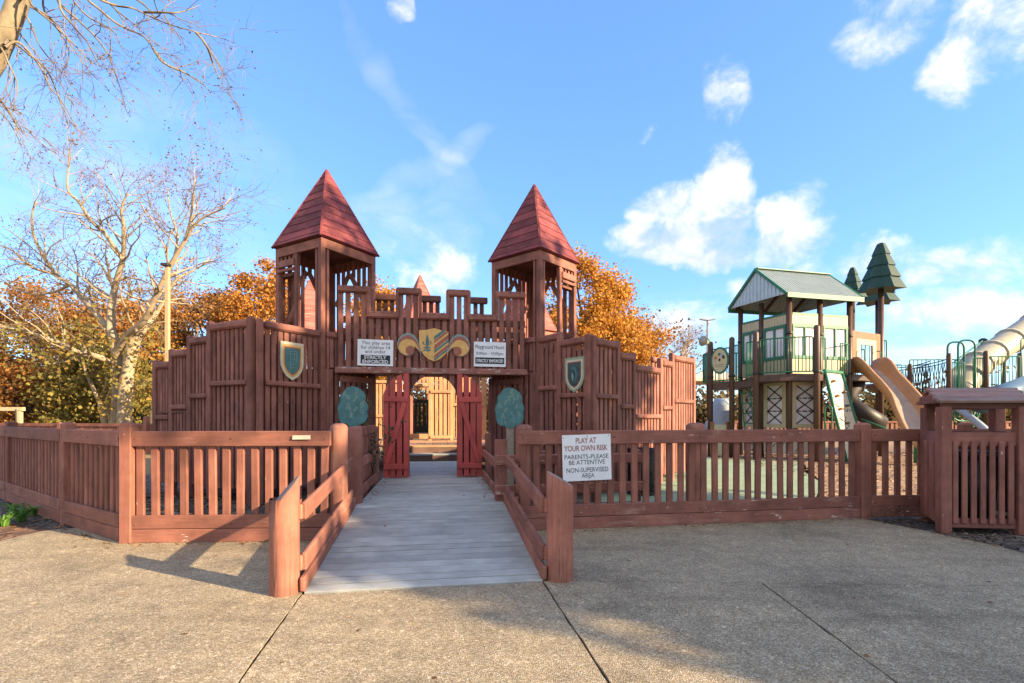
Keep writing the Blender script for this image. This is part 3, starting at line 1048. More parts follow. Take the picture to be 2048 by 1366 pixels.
# left stepped wall: corner K, side steps going back-left, front panel going in to the tower
TL, TR = Vector((-3.49, 9.18, 0)), Vector((0.50, 9.82, 0))          # front corners of the two towers
KL = Vector((-4.13, 8.0, 0))
lw = thing('stepped_castle_wall', 'stepped slat wall on the left, four panels climbing to a shield', 'wall', KL)
side_pts = [(-4.21, 8.02), (-5.12, 8.46), (-5.64, 8.74), (-6.15, 9.02), (-6.60, 9.24)]
for i in range(4):
    zc = (2.985, 2.79, 2.605, 2.42)[i]
    panel(lw, side_pts[i], side_pts[i + 1], zc, zc - 1.02, (8, 5, 5, 5)[i], inset=0.045, slat_w=0.07 if i == 0 else 0.062, gap_shade=True)
for i, p in enumerate(side_pts):
    wall_post(lw, p, (3.03, 3.03, 2.83, 2.64, 2.46)[i] if i < 4 else 2.46, 0.105, R(-26))
panel(lw, KL + Vector((0.04, 0.08, 0)), TL + Vector((-0.02, -0.04, 0)), 2.985, 1.965, 9, inset=0.06, gap_shade=0.42, slat_w=0.086)
wall_post(lw, KL + Vector((0.05, 0.05, 0)), 3.0, 0.105, R(20))
# inner and back faces that close the block
panel(lw, (-6.58, 9.28), (-5.9, 10.6), 2.4, None, 8, face=(-1, 0), bolts=False)
panel(lw, (-5.9, 10.6), (-4.5, 10.5), 2.4, None, 12, face=(0, 1), bolts=False)
for A_, B_, z in (((-6.4, 9.35), (-4.2, 8.35), 1.5), ((-6.1, 9.75), (-3.9, 8.85), 1.5), ((-5.9, 10.3), (-3.9, 9.4), 1.5)):
    bar(lw, 'gap_shade_deck', Vector((*A_, z)), Vector((*B_, z)), 0.5, 0.04, M['wood_dark'], UP)  # unseen deck added so the gaps between slats stay dark

# right stepped wall, mirrored: two panels out from the tower, then the side running back
KR = Vector((1.35, 8.68, 0))
rw = thing('stepped_castle_wall', 'long stepped slat wall on the right ending in a sunlit panel', 'wall', KR)
midp = TR.lerp(KR, 0.47)
panel(rw, TR + Vector((.03, -.03, 0)), midp, 2.98, 1.96, 4, inset=0.04, gap_shade=0.42, slat_w=0.09)
panel(rw, midp, KR, 2.83, 1.80, 5, inset=0.05, gap_shade=0.42, slat_w=0.088)
wall_post(rw, midp, 3.0, 0.10, R(-50))
wall_post(rw, KR + Vector((-.02, .02, 0)), 2.86, 0.10, R(-50))
rp = [(1.42, 8.72), (1.97, 9.34), (2.37, 9.76), (3.15, 10.60), (3.53, 11.0), (4.29, 11.8)]
for i in range(5):
    zc = (2.80, 2.63, 2.445, 2.63, 2.79)[i]
    panel(rw, rp[i], rp[i + 1], zc, zc - 1.02, (5, 4, 8, 4, 8)[i], inset=0.045, z0=0.17, gap_shade=i < 4)
for i, p in enumerate(rp):
    wall_post(rw, p, (2.84, 2.84, 2.67, 2.67, 2.83, 2.83)[i], 0.10, R(47))
panel(rw, (4.3, 11.9), (3.4, 12.9), 2.7, 1.7, 8, face=(1, 1), bolts=False)
panel(rw, (3.35, 12.9), (1.0, 12.0), 2.6, 1.6, 14, face=(0, 1), bolts=False)
panel(rw, (3.3, 11.9), (4.05, 12.6), 2.86, 1.9, 6, face=(1, -1), bolts=False)
for A_, B_ in (((1.3, 9.1), (3.6, 11.7)), ((1.0, 9.6), (3.2, 12.1)), ((0.8, 10.2), (2.7, 12.3))):
    bar(rw, 'gap_shade_deck', Vector((*A_, 1.4)), Vector((*B_, 1.4)), 0.55, 0.04, M['wood_dark'], UP)  # unseen deck on this side too, added to darken the slat gaps


# ------- towers
def roof_board_mesh(S, h, r0, r1, mat, lap=0.014, th=0.022):
    """One course of boards on face 0 (facing -Y) of a pyramid with side S and height h; r0..r1 measured from the eave."""
    key = ('roof', S, h, round(r0, 4), round(r1, 4), mat.name)
    if key in MESHES:
        return MESHES[key]
    def ring(r, out):
        half = S / 2 * (1 - r)
        sl = math.hypot(h, S / 2)
        n = Vector((0, -h / sl, S / 2 / sl))
        return [Vector((-half - out * .5, -half, h * r)) + n * out, Vector((half + out * .5, -half, h * r)) + n * out]
    a, b = ring(r0, th + lap), ring(r1 + 0.012, th)
    c, d = ring(r0, 0.0), ring(min(1.0, r1 + 0.012), 0.0)
    vs = [a[0], a[1], b[1], b[0], c[0], c[1], d[1], d[0]]
    fs = [(0, 1, 2, 3), (7, 6, 5, 4), (4, 5, 1, 0), (5, 6, 2, 1), (6, 7, 3, 2), (7, 4, 0, 3)]
    me = mesh_from('roof_board', vs, fs, mat)
    # local Z of boards must run along the course for the grain, so keep the mesh and rotate the coordinates
    MESHES[key] = me
    return me


def roof_mat_x(src, name, col, **kw):
    """Same timber, grain along local X."""
    mt = wood_mat(name, col, **kw)
    for n in mt.node_tree.nodes:
        if n.type == 'MAPPING':
            sx, sy, sz = n.inputs['Scale'].default_value
            n.inputs['Scale'].default_value = (sz, sy, 1.0)
    return mt


M['roof'] = roof_mat_x(None, 'red_roof_course', (0.205, 0.045, 0.047), var=0.34, flake=0.5, flake_col=(0.42, 0.24, 0.22), bare=0.25, bare_col=(0.28, 0.075, 0.065), grain=2.0)
M['roof_sunlit'] = roof_mat_x(None, 'sunlit_roof_course', (0.36, 0.105, 0.085), var=0.2, flake=0.2, bare=0.2, bare_col=(0.45, 0.2, 0.15))  # lighter red for the back towers: sunlight put into the colour


def pyramid_roof(root, ctr, yaw, S, z0, z1, mat, courses=9):
    h = z1 - z0
    m4 = Matrix.Translation(Vector((ctr.x, ctr.y, z0))) @ Matrix.Rotation(yaw, 4, 'Z')
    s = S / 2
    roof = put('roof', mesh_from('roof', [(-s, -s, 0), (s, -s, 0), (s, s, 0), (-s, s, 0), (0, 0, h)], [(0, 1, 4), (1, 2, 4), (2, 3, 4), (3, 0, 4), (3, 2, 1, 0)], M['wood_dark']), m4, root)
    edges = [0.0, 0.055]
    while edges[-1] < 0.985:
        edges.append(min(1.0, edges[-1] + (1 - 0.055) / courses * rng.uniform(0.92, 1.08)))
    edges[-1] = 0.985
    for k in range(len(edges) - 1):
        me = roof_board_mesh(S, h, edges[k], edges[k + 1], mat, lap=0.03 if k == 0 else 0.012)
        for f in range(4):
            put('board', me, m4 @ Matrix.Rotation(f * math.pi / 2, 4, 'Z'), roof)
    for f in range(4):
        rot = Matrix.Rotation(f * math.pi / 2, 4, 'Z')
        p0 = m4 @ rot @ Vector((-s - .025, -s - .025, 0.0))
        p1 = m4 @ rot @ Vector((0, 0, h + 0.03))
        nn = (m4.to_3x3() @ (rot.to_3x3() @ Vector((-1, -1, 0.7)))).normalized()
        bar(roof, 'hip_trim', p0, p1, 0.05, 0.034, mat, nn, 0.006)
    return roof


def tower(root, c0, yaw, S, z_eave, z_top, flip, deck_z=2.28, detail=True):
    """Square tower with corner c0 nearest; local +X runs along its right-hand face, +Y along its left-hand face."""
    e1 = Vector((math.cos(yaw), math.sin(yaw), 0))
    e2 = Vector((-math.sin(yaw), math.cos(yaw), 0))
    c0 = Vector((c0.x, c0.y, 0))
    q = lambda a, b: c0 + e1 * (a * S) + e2 * (b * S)
    ov = 0.07
    ctr = q(.5, .5)
    pyramid_roof(root, ctr, yaw, S + 2 * ov, z_eave, z_top, M['roof'])
    for a, b in ((0, 0), (1, 0), (1, 1), (0, 1)):
        wall_post(root, q(a, b), z_eave, 0.10, yaw)
    wall_post(root, q(0.10, 0) - e2 * 0.0, z_eave, 0.055, yaw)
    wall_post(root, q(0, 0.10), z_eave, 0.055, yaw)
    # eave beams on the four faces
    for (a, b), (c, d), n in (((0, 0), (1, 0), -e2), ((1, 0), (1, 1), e1), ((1, 1), (0, 1), e2), ((0, 1), (0, 0), -e1)):
        bar(root, 'eave_beam', q(a, b) + UP * (z_eave - 0.10) + n * 0.03, q(c, d) + UP * (z_eave - 0.10) + n * 0.03, 0.17, 0.045, M['wood'], n)
    # floor and lower walls
    bar(root, 'tower_floor', q(0, .5) + UP * deck_z, q(1, .5) + UP * deck_z, S - .06, 0.06, M['wood_dark'], UP)
    # face with the little balustrade at its outer bay: left-hand face normally, right-hand face when flipped
    if not flip:
        fa = lambda t: q(0, t)
        nn = -e1
    else:
        fa = lambda t: q(t, 0)
        nn = -e2
    wall_post(root, fa(0.56), z_eave, 0.085, yaw)
    if detail:
        for z, h in ((z_eave - 0.34, 0.13), (z_eave - 0.47, 0.06)):
            bar(root, 'bay_rail', fa(0.58) + UP * z + nn * 0.05, fa(1.0) + UP * z + nn * 0.05, h, 0.05, M['wood'], nn, 0.01)
        for i in range(4):
            t = 0.64 + i * 0.1
            bar(root, 'bay_baluster', fa(t) + UP * (z_eave - 0.36), fa(t) + UP * (z_eave - 0.12), 0.06, 0.03, M['wood'], nn)
        bar(root, 'bay_box', fa(0.66) + UP * (z_eave - 0.54) - nn * 0.06, fa(0.98) + UP * (z_eave - 0.54) - nn * 0.06, 0.07, 0.12, M['wood_dark'], nn)
        if not flip:
            for i in range(3):
                t = 0.70 + i * 0.12
                bar(root, 'slat', fa(t) - nn * 0.25 + UP * 2.3, fa(t) - nn * 0.25 + UP * (z_eave - 0.5), 0.085, 0.034, M['wood'], nn)
            bar(root, 'brace', fa(0.97) - nn * 0.1 + UP * 3.15, fa(0.6) - nn * 0.1 + UP * 3.75, 0.09, 0.04, M['wood'], nn)
    # far faces: slats with a pointed opening
    for pa, n in ((lambda t: q(1, t), -e1), (lambda t: q(t, 1), -e2)):
        ns = 8
        for i in range(ns):
            t = (i + .5) / ns
            top = z_eave - 0.03
            gap = abs(t - 0.5)
            zb = deck_z if gap > 0.3 else z_eave - 0.28 - gap * 1.5
            bar(root, 'slat', pa(t) + UP * zb, pa(t) + UP * top, 0.088, 0.034, M['wood'], n)
            if gap <= 0.3:
                bar(root, 'slat', pa(t) + UP * deck_z, pa(t) + UP * (deck_z + 0.85), 0.088, 0.034, M['wood'], n)
        for sg in (-1, 1):
            bar(root, 'brace', pa(0.5 + sg * 0.34) + UP * (z_eave - 0.92) + n * 0.04, pa(0.5 + sg * 0.02) + UP * (z_eave - 0.30) + n * 0.04, 0.10, 0.035, M['wood'], n)
        bar(root, 'sill_rail', pa(0) + UP * (deck_z + 0.88) + n * 0.03, pa(1) + UP * (deck_z + 0.88) + n * 0.03, 0.10, 0.06, M['wood'], n)
        for i in range(9):
            t = (i + .5) / 9
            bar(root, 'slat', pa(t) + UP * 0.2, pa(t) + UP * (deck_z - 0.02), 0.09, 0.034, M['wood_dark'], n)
    # near faces below the floor, and low parapets above it
    for pa, n in ((lambda t: q(t, 0), -e2), (lambda t: q(0, t), -e1)):
        for i in range(9):
            t = (i + .5) / 9
            bar(root, 'slat', pa(t) + UP * 0.22, pa(t) + UP * (deck_z + 0.02), 0.09, 0.034, M['wood'], n)
        for i in range(8):
            t = 0.12 + (i + .5) / 8 * 0.86
            bar(root, 'slat', pa(t) + UP * (deck_z + 0.05), pa(t) + UP * (deck_z + 0.62), 0.088, 0.034, M['wood'], n)
        bar(root, 'parapet_rail', pa(0.06) + UP * (deck_z + 0.66) + n * 0.02, pa(0.97) + UP * (deck_z + 0.66) + n * 0.02, 0.11, 0.09, M['wood'], n, 0.02)


EAVE = 4.70
tl = thing('castle_tower', 'left front castle tower with pointed red roof, nearer of the two', 'tower', TL)
tower(tl, Vector((-3.49, 9.12, 0)), R(59.6), 1.24, EAVE, 6.33, False)
tr_ = thing('castle_tower', 'right front castle tower with pointed red roof dappled by sun', 'tower', TR)
tower(tr_, Vector((0.545, 9.80, 0)), R(49.5), 1.20, EAVE, 6.35, True)


def back_tower(label, apex_px, apex_py, d, yaw, S, z_eave, z_low=0.3):
    p = at(apex_px, apex_py, d)
    root = thing('castle_tower', label, 'tower', (p.x, p.y, 0))
    pyramid_roof(root, Vector((p.x, p.y, 0)), yaw, S, z_eave, p.z, M['roof_sunlit'])
    e1 = Vector((math.cos(yaw), math.sin(yaw), 0))
    e2 = Vector((-math.sin(yaw), math.cos(yaw), 0))
    for a in (-1, 1):
        for b in (-1, 1):
            wall_post(root, Vector((p.x, p.y, 0)) + e1 * a * (S / 2 - .08) + e2 * b * (S / 2 - .08), z_eave, 0.11, yaw)
    for n in (-e1, -e2, e1, e2):
        t = n.cross(UP)
        for i in range(8):
            c = Vector((p.x, p.y, 0)) + n * (S / 2 - .08) + t * ((i + .5) / 8 - .5) * (S - .3)
            bar(root, 'slat', c + UP * z_low, c + UP * 3.3, 0.095, 0.035, M['wood'], n)
        bar(root, 'eave_beam', Vector((p.x, p.y, z_eave - .1)) + n * (S / 2 - .06) - t * (S / 2 - .1), Vector((p.x, p.y, z_eave - .1)) + n * (S / 2 - .06) + t * (S / 2 - .1), 0.16, 0.05, M['wood'], n)


back_tower('sunlit red pyramid tower seen through the left tower', 619, 562, 16.6, R(28), 1.45, 4.2)
back_tower('sunlit red pyramid tower rising behind the gate battlements', 840, 552, 18.0, R(34), 1.35, 4.6, 2.7)
back_tower('sunlit red pyramid tower half hidden behind the right tower', 1052, 548, 17.0, R(40), 1.5, 4.3)


# ------- gate wall with battlements
GS = 5.60                                           # castle-frame depth of the gate wall


def u_of_px(px, s=GS):
    r = (px - CX) / F
    c = CO + CD * s
    return (r * c.y - c.x) / (CU.x - CU.y * r)


gw = thing('gate_wall', 'battlemented slat wall over the gate between the two front towers', 'wall', cf(0, GS))
segs = [(674, 743, 1), (734, 799, 0), (792, 844, 1), (837, 899, 0), (892, 941, 1), (934, 997, 0), (989, 1051, 1)]
ZH, ZL, ZB = 3.865, 3.405, 2.30
useg = [(u_of_px(a), u_of_px(b), h) for a, b, h in segs]
for a, b, h in useg:
    z = ZH if h else ZL
    bar(gw, 'cap_board', cf(a + .004, GS - 0.035, z - 0.065), cf(b - .004, GS - 0.035, z - 0.065), 0.13, 0.115 if h else 0.111, M['wood'], -CD, 0.028)
    cap_bolts(gw, cf(a + .05, GS - .035), cf(b - .05, GS - .035), z - 0.025, -CD)
for i in range(6):
    um = (useg[i][1] + useg[i + 1][0]) / 2
    w = abs(useg[i][1] - useg[i + 1][0])
    bar(gw, 'step_trim', cf(um, GS - 0.038, ZL - 0.10), cf(um, GS - 0.038, ZH - 0.02), w * 0.98, 0.105, M['wood'], -CD, 0.02)
pitch = 0.1365
u0, u1 = useg[0][0], useg[-1][1]
ns = int(round((u1 - u0) / pitch))
for i in range(ns):
    u = u0 + (i + .5) * (u1 - u0) / ns
    top = max((ZH if h else ZL) for a, b, h in useg if a - .01 <= u <= b + .01)
    inner = min(abs(u - (useg[k][1] + useg[k + 1][0]) / 2) for k in range(6))
    bar(gw, 'slat', cf(u + rng.gauss(0, .003), GS, ZB - 0.02), cf(u + rng.gauss(0, .003), GS, top - 0.03), 0.092, 0.036, M['wood'], -CD, 0.006)
for z in (2.42, 3.02, 3.25):
    bar(gw, 'stringer', cf(u0, GS + .045, z), cf(u1, GS + .045, z), 0.13, 0.04, M['wood_dark'], -CD)
bar(gw, 'gate_beam', cf(u0 - .02, GS - 0.05, 2.285), cf(u1 + .02, GS - 0.05, 2.285), 0.115, 0.15, M['wood_sill'], -CD, 0.012)
# walkway floor and rear parapet
for i in range(8):
    bar(gw, 'walkway_board', cf(u0, GS + .12 + i * .148, 2.30), cf(u1, GS + .12 + i * .148, 2.30), 0.14, 0.045, M['wood_dark'], UP)
for i in range(26):
    u = u0 + (i + .5) * (u1 - u0) / 26
    px = CX + F * cf(u, GS + 1.25).x / cf(u, GS + 1.25).y
    hi = (748 < px < 792) or (843 < px < 882) or (940 < px < 975)
    bar(gw, 'rear_slat', cf(u, GS + 1.25, 2.3), cf(u, GS + 1.25, 3.92 if hi else 3.42), 0.092, 0.036, M['wood_dark'], -CD)  # rear parapet stands in shade: that darkness is put into its colour
for a, b in ((748, 792), (843, 882), (940, 975)):
    bar(gw, 'rear_cap', cf(u_of_px(a, GS + 1.2), GS + 1.2, 3.96), cf(u_of_px(b, GS + 1.2), GS + 1.2, 3.96), 0.14, 0.10, M['wood_dark'], -CD, 0.02)
bar(gw, 'rear_cap', cf(u0, GS + 1.28, 3.36), cf(u1, GS + 1.28, 3.36), 0.12, 0.06, M['wood_dark'], -CD, 0.02)

# lower gate wall with its arched opening
HW, ZSP, ZAR = 0.443, 1.785, 2.215


def arch(u):
    q = min(1.0, abs(u) / HW)
    return ZSP + (ZAR - ZSP) * math.sqrt(max(0.0, 1 - q * q))


ga, gb = u_of_px(776), u_of_px(955)
ng = 12
aw = thing('arched_gate_wall', 'slat wall under the battlements cut by the round-topped gateway', 'wall', cf(0, GS))
for i in range(ng):
    u = ga + (i + .5) * (gb - ga) / ng
    m4 = frame_z(cf(u, GS + 0.002, 0), cf(u, GS + 0.002, 1), -CD)
    sgn = 1 if m4.col[0].to_3d().dot(CU) > 0 else -1
    w = 0.094
    if abs(u) < HW + w / 2:
        zl, zr = arch(u - sgn * w / 2), arch(u + sgn * w / 2)
        cut_slat(aw, 'slat', m4, w, 0.036, zl, zr, 2.22, M['wood'])
    else:
        bar(aw, 'slat', cf(u, GS + .002, 0.27), cf(u, GS + .002, 2.22), w, 0.036, M['wood'], -CD)
_ap = [(-HW - .02, ZSP)] + [(-HW * math.cos(math.pi * k / 24), ZSP + (ZAR - ZSP) * math.sin(math.pi * k / 24)) for k in range(1, 24)] + [(HW + .02, ZSP)]
_vs = [(x, y, z) for x, z0 in _ap for y in (0, .025) for z in (z0, 2.235)]
_fs = []
for k in range(len(_ap) - 1):
    i, j = 4 * k, 4 * (k + 1)
    _fs += [(i, j, j + 1, i + 1), (j + 2, i + 2, i + 3, j + 3), (i + 2, j + 2, j, i), (i + 1, j + 1, j + 3, i + 3)]
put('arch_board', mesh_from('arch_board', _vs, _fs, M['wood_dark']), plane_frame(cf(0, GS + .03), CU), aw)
for s_ in (-1, 1):
    bar(aw, 'jamb_post', cf(s_ * (HW + 0.06), GS + .06, 0.27), cf(s_ * (HW + 0.06), GS + .06, 2.22), 0.10, 0.08, M['wood'], -CD)
    bar(aw, 'gap_shade_board', cf(s_ * (HW + 0.23), GS + .14, 0.29), cf(s_ * (HW + 0.23), GS + .14, 1.9), 0.40, 0.03, M['wood_dark'], -CD)  # dark board added so the gaps between door planks read as shade
    bar(aw, 'jamb_post', cf(s_ * (HW + 0.40), GS + .06, 0.27), cf(s_ * (HW + 0.40), GS + .06, 2.22), 0.08, 0.06, M['wood'], -CD)

# side walls of the entrance recess
for s_, P0, P1, lab in ((-1, (-3.27, 9.37), (-2.80, 10.02), 'slat side wall of the entrance left of the gateway, behind the painted tree'),
                        (1, (0.25, 9.93), (-0.44, 10.62), 'slat side wall of the entrance right of the gateway, behind the painted tree')):
    rw2 = thing('recess_wall', lab, 'wall', (*P0, 0))
    panel(rw2, P0, P1, 2.20, None, 6, bolts=False, inset=0.02, cap_t=0.05)
    wall_post(rw2, P1, 2.24, 0.10, R(30))


# ------- red doors
def red_door(s_, label):
    root = thing('red_gate_door', label, 'door', cf(s_ * 0.66, 5.24, 0.28), 'red gate doors')
    S0 = 5.24
    n, w = 4, 0.094
    zb = 0.300
    top = lambda du: 1.74 + 0.475 * math.sqrt(max(0.0, 1 - (du / 0.478) ** 2))
    uin = 0.432
    for i in range(n):
        du = 0.012 + w / 2 + i * 0.1215
        u = s_ * (uin + du)
        m4 = frame_z(cf(u, S0, 0), cf(u, S0, 1), -CD)
        sg = 1 if m4.col[0].to_3d().dot(CU) > 0 else -1
        x, y = w / 2, 0.019
        zl, zr = top(abs(uin + du - sg * s_ * x) - uin), top(abs(uin + du + sg * s_ * x) - uin)
        vs = [(-x, -y, zb), (x, -y, zb), (x, -y, zr), (-x, -y, zl), (-x, y, zb), (x, y, zb), (x, y, zr), (-x, y, zl)]
        me = mesh_from('plank', vs, [(0, 1, 2, 3), (5, 4, 7, 6), (4, 0, 3, 7), (1, 5, 6, 2), (3, 2, 6, 7), (4, 5, 1, 0)], M['door'])
        put('plank', me, m4, root)
    a, b = s_ * (uin + 0.03), s_ * (uin + 0.462)
    for z in (1.735, 0.50):
        bar(root, 'ledger', cf(a, S0 - .038, z), cf(b, S0 - .038, z), 0.095, 0.036, M['door'], -CD, 0.006)
    bar(root, 'brace', cf(s_ * (uin + 0.41), S0 - .036, 0.555), cf(s_ * (uin + 0.085), S0 - .036, 1.68), 0.09, 0.034, M['door'], -CD, 0.006)
    for z in (1.74, 0.52):
        bar(root, 'back_batten', cf(a, S0 + .034, z), cf(b, S0 + .034, z), 0.09, 0.03, M['door'], -CD, 0.004)


red_door(-1, 'left red plank door with arched top and diagonal brace')
red_door(1, 'right red plank door with arched top and diagonal brace')


# ------- sunlit inner walls seen through the gateway
def inner_castle():
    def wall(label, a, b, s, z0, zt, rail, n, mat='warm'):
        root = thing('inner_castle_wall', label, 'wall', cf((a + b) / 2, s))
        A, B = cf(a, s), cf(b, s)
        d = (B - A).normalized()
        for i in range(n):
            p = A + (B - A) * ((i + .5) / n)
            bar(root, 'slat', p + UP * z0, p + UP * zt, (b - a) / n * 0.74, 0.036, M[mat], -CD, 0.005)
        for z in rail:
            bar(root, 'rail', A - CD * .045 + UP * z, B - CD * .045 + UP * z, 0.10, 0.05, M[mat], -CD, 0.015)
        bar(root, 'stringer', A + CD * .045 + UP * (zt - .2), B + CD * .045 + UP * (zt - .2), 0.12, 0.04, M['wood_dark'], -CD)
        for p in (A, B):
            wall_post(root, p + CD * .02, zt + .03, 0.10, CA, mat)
        return root
    s = 12.3
    cu = lambda px, s_: u_of_px(px, s_)
    wall('sunlit tan slat panel in the yard right of centre through the gateway', cu(860, s), cu(903, s), s, 0.70, 3.0, (2.24, 0.76), 5)
    wall('sunlit tan slat panel stepped back at the right edge of the gateway', cu(903, s), cu(972, s), s + .35, 0.70, 2.9, (1.83,), 8)
    wall('sunlit tan slat panel far left behind the left red door', cu(738, s), cu(800, s), s + .5, 0.70, 2.62, (1.45, 2.58), 8)
    # far doorway with its dark gate
    root = thing('yard_doorway', 'small dark barred gate with arched head deep inside the castle', 'gate', cf(cu(840, s), s + .8))
    a, b = cu(818, s + .8), cu(860, s + .8)
    S = s + .8
    for i in range(5):
        u = a + (i + .5) * (b - a) / 5
        q = abs(u - (a + b) / 2) / ((b - a) / 2)
        bar(root, 'head_slat', cf(u, S, 2.0 + .35 * math.sqrt(max(0, 1 - q * q))), cf(u, S, 2.95), (b - a) / 5 * .74, .036, M['warm'], -CD)
    bar(root, 'head_rail', cf(a, S - .05, 2.50), cf(b, S - .05, 2.50), 0.10, 0.05, M['warm'], -CD, 0.015)
    for z, h in ((1.98, 0.12), (0.98, 0.24)):
        bar(root, 'gate_rail', cf(a, S + .9, z), cf(b + .1, S + .9, z), h, 0.06, M['black'], -CD)
    for i in range(5):
        u = a + (i + .35) * (b - a) / 5
        bar(root, 'gate_bar', cf(u, S + .9, 1.0), cf(u, S + .9, 2.0), 0.075, 0.05, M['black'], -CD)
    bar(root, 'door_step', cf(a, S + .1, .76), cf(b, S + .1, .76), 0.16, 0.2, M['warm'], -CD)


inner_castle()


# ------------------------------------------------------------------ signs, shields and painted boards
def mark(root, name, body, mat, m4, x, z, w, h, y=-0.0035, bold=0.0):
    me = text_mesh(body, M[mat], w, h, bold)
    return put(name, me, m4 @ Matrix.Translation((x, y, z)), root)


def rect(w, h, r=0.012):
    a, b = w / 2, h / 2
    out = []
    for cx_, cz_, a0 in ((a - r, b - r, 0), (-a + r, b - r, 90), (-a + r, -b + r, 180), (a - r, -b + r, 270)):
        for k in range(4):
            t = R(a0 + k * 30)
            out.append((cx_ + r * math.cos(t), cz_ + r * math.sin(t)))
    return out


def ell(cx_, cz_, rx, rz, n=20, rot=0.0):
    c, s = math.cos(rot), math.sin(rot)
    return [(cx_ + c * rx * math.cos(2 * math.pi * k / n) - s * rz * math.sin(2 * math.pi * k / n), cz_ + s * rx * math.cos(2 * math.pi * k / n) + c * rz * math.sin(2 * math.pi * k / n)) for k in range(n)]


def signs():
    k = 9.45 / F / 4.267
    p = at(751.5, 707, 9.30)
    root = thing('notice_sign', 'white notice left of the crest limiting the play area to children', 'sign', cf(u_of_px(751.5), GS - 0.035, p.z))
    m4 = plane_frame(cf(u_of_px(751.5), GS - 0.045, 2.62), CU) @ Matrix.Rotation(R(0.8), 4, 'Y')
    X, Z = (lambda x: (x - 475) * k), (lambda y: (714 - y) * k)
    prism(root, 'board', rect(294 * k, 222 * k), -0.006, M['white'], m4)
    put0 = lambda b, mt, x, y, w, h, bold=0.0, yy=-0.0075: mark(root, 'lettering', b, mt, m4, X(x), Z(y), w * k, h * k, yy, bold)
    put0('This play area', 'ink_grey', 478, 636, 236, 38, 0.008)
    put0('for children 14', 'ink_grey', 476, 669, 240, 30, 0.008)
    put0('and under', 'ink_grey', 475, 704, 170, 28, 0.008)
    prism(root, 'black_panel', [(a + X(476), b + Z(771)) for a, b in rect(243 * k, 74 * k, 0.004)], -0.0015, M['ink'], m4 @ Matrix.Translation((0, -0.006, 0)))
    put0('STRICTLY', 'ink_white', 475, 753, 184, 30, 0.03, -0.0095)
    put0('ENFORCED', 'ink_white', 475, 790, 212, 30, 0.03, -0.0095)

    k = 9.62 / F / 4.267
    root = thing('notice_sign', 'white notice right of the crest giving the playground hours', 'sign', cf(u_of_px(979.3), GS - 0.035, 2.6))
    m4 = plane_frame(cf(u_of_px(979.3), GS - 0.045, at(979, 709.5, 9.75).z), CU) @ Matrix.Rotation(R(0.5), 4, 'Y')
    X, Z = (lambda x: (x - 1447) * k), (lambda y: (722 - y) * k)
    prism(root, 'board', rect(276 * k, 212 * k), -0.006, M['white'], m4)
    put1 = lambda b, mt, x, y, w, h, bold=0.0, yy=-0.0075: mark(root, 'lettering', b, mt, m4, X(x), Z(y), w * k, h * k, yy, bold)
    put1('Playground Hours', 'ink_slate', 1446, 664, 250, 44, 0.006)
    put1('8:00am - 10:00pm', 'ink_slate', 1446, 718, 232, 34, 0.006)
    prism(root, 'black_panel', [(a + X(1447), b + Z(777)) for a, b in rect(250 * k, 54 * k, 0.004)], -0.0015, M['ink'], m4 @ Matrix.Translation((0, -0.006, 0)))
    put1('STRICTLY ENFORCED', 'ink_white', 1447, 778, 232, 28, 0.03, -0.0095)

    k = 6.17 / F / 4.096
    c = at(1173.8, 915, 6.16)
    root = thing('warning_sign', 'white play at your own risk sign fixed to the fence', 'sign', c)
    m4 = plane_frame(c, (1, 0.174, 0)) @ Matrix.Rotation(R(-1.5), 4, 'Y')
    X, Z = (lambda x: (x - 795) * k), (lambda y: (390 - y) * k)
    prism(root, 'board', rect(414 * k, 376 * k, 0.006), -0.004, M['white'], m4)
    for b, mt, x, y, w, h, bo in (('PLAY AT', 'ink_red', 790, 250, 176, 46, 0.02), ('YOUR OWN RISK', 'ink_red', 788, 312, 370, 46, 0.02), ('PARENTS-PLEASE', 'ink_slate', 792, 382, 374, 36, 0.004),
                                  ('BE ATTENTIVE', 'ink_slate', 795, 428, 306, 36, 0.004), ('NON-SUPERVISED', 'ink_slate', 797, 490, 356, 38, 0.004), ('AREA', 'ink_slate', 800, 536, 108, 36, 0.004)):
        mark(root, 'lettering', b, mt, m4, X(x), Z(y), w * k, h * k, -0.0055, bo)
    for x, y in ((597, 222), (985, 215), (800, 215), (808, 562)):
        prism(root, 'nail', ell(X(x), Z(y), 0.006, 0.006, 8), -0.003, M['ink'], m4 @ Matrix.Translation((0, -0.004, 0)))


signs()


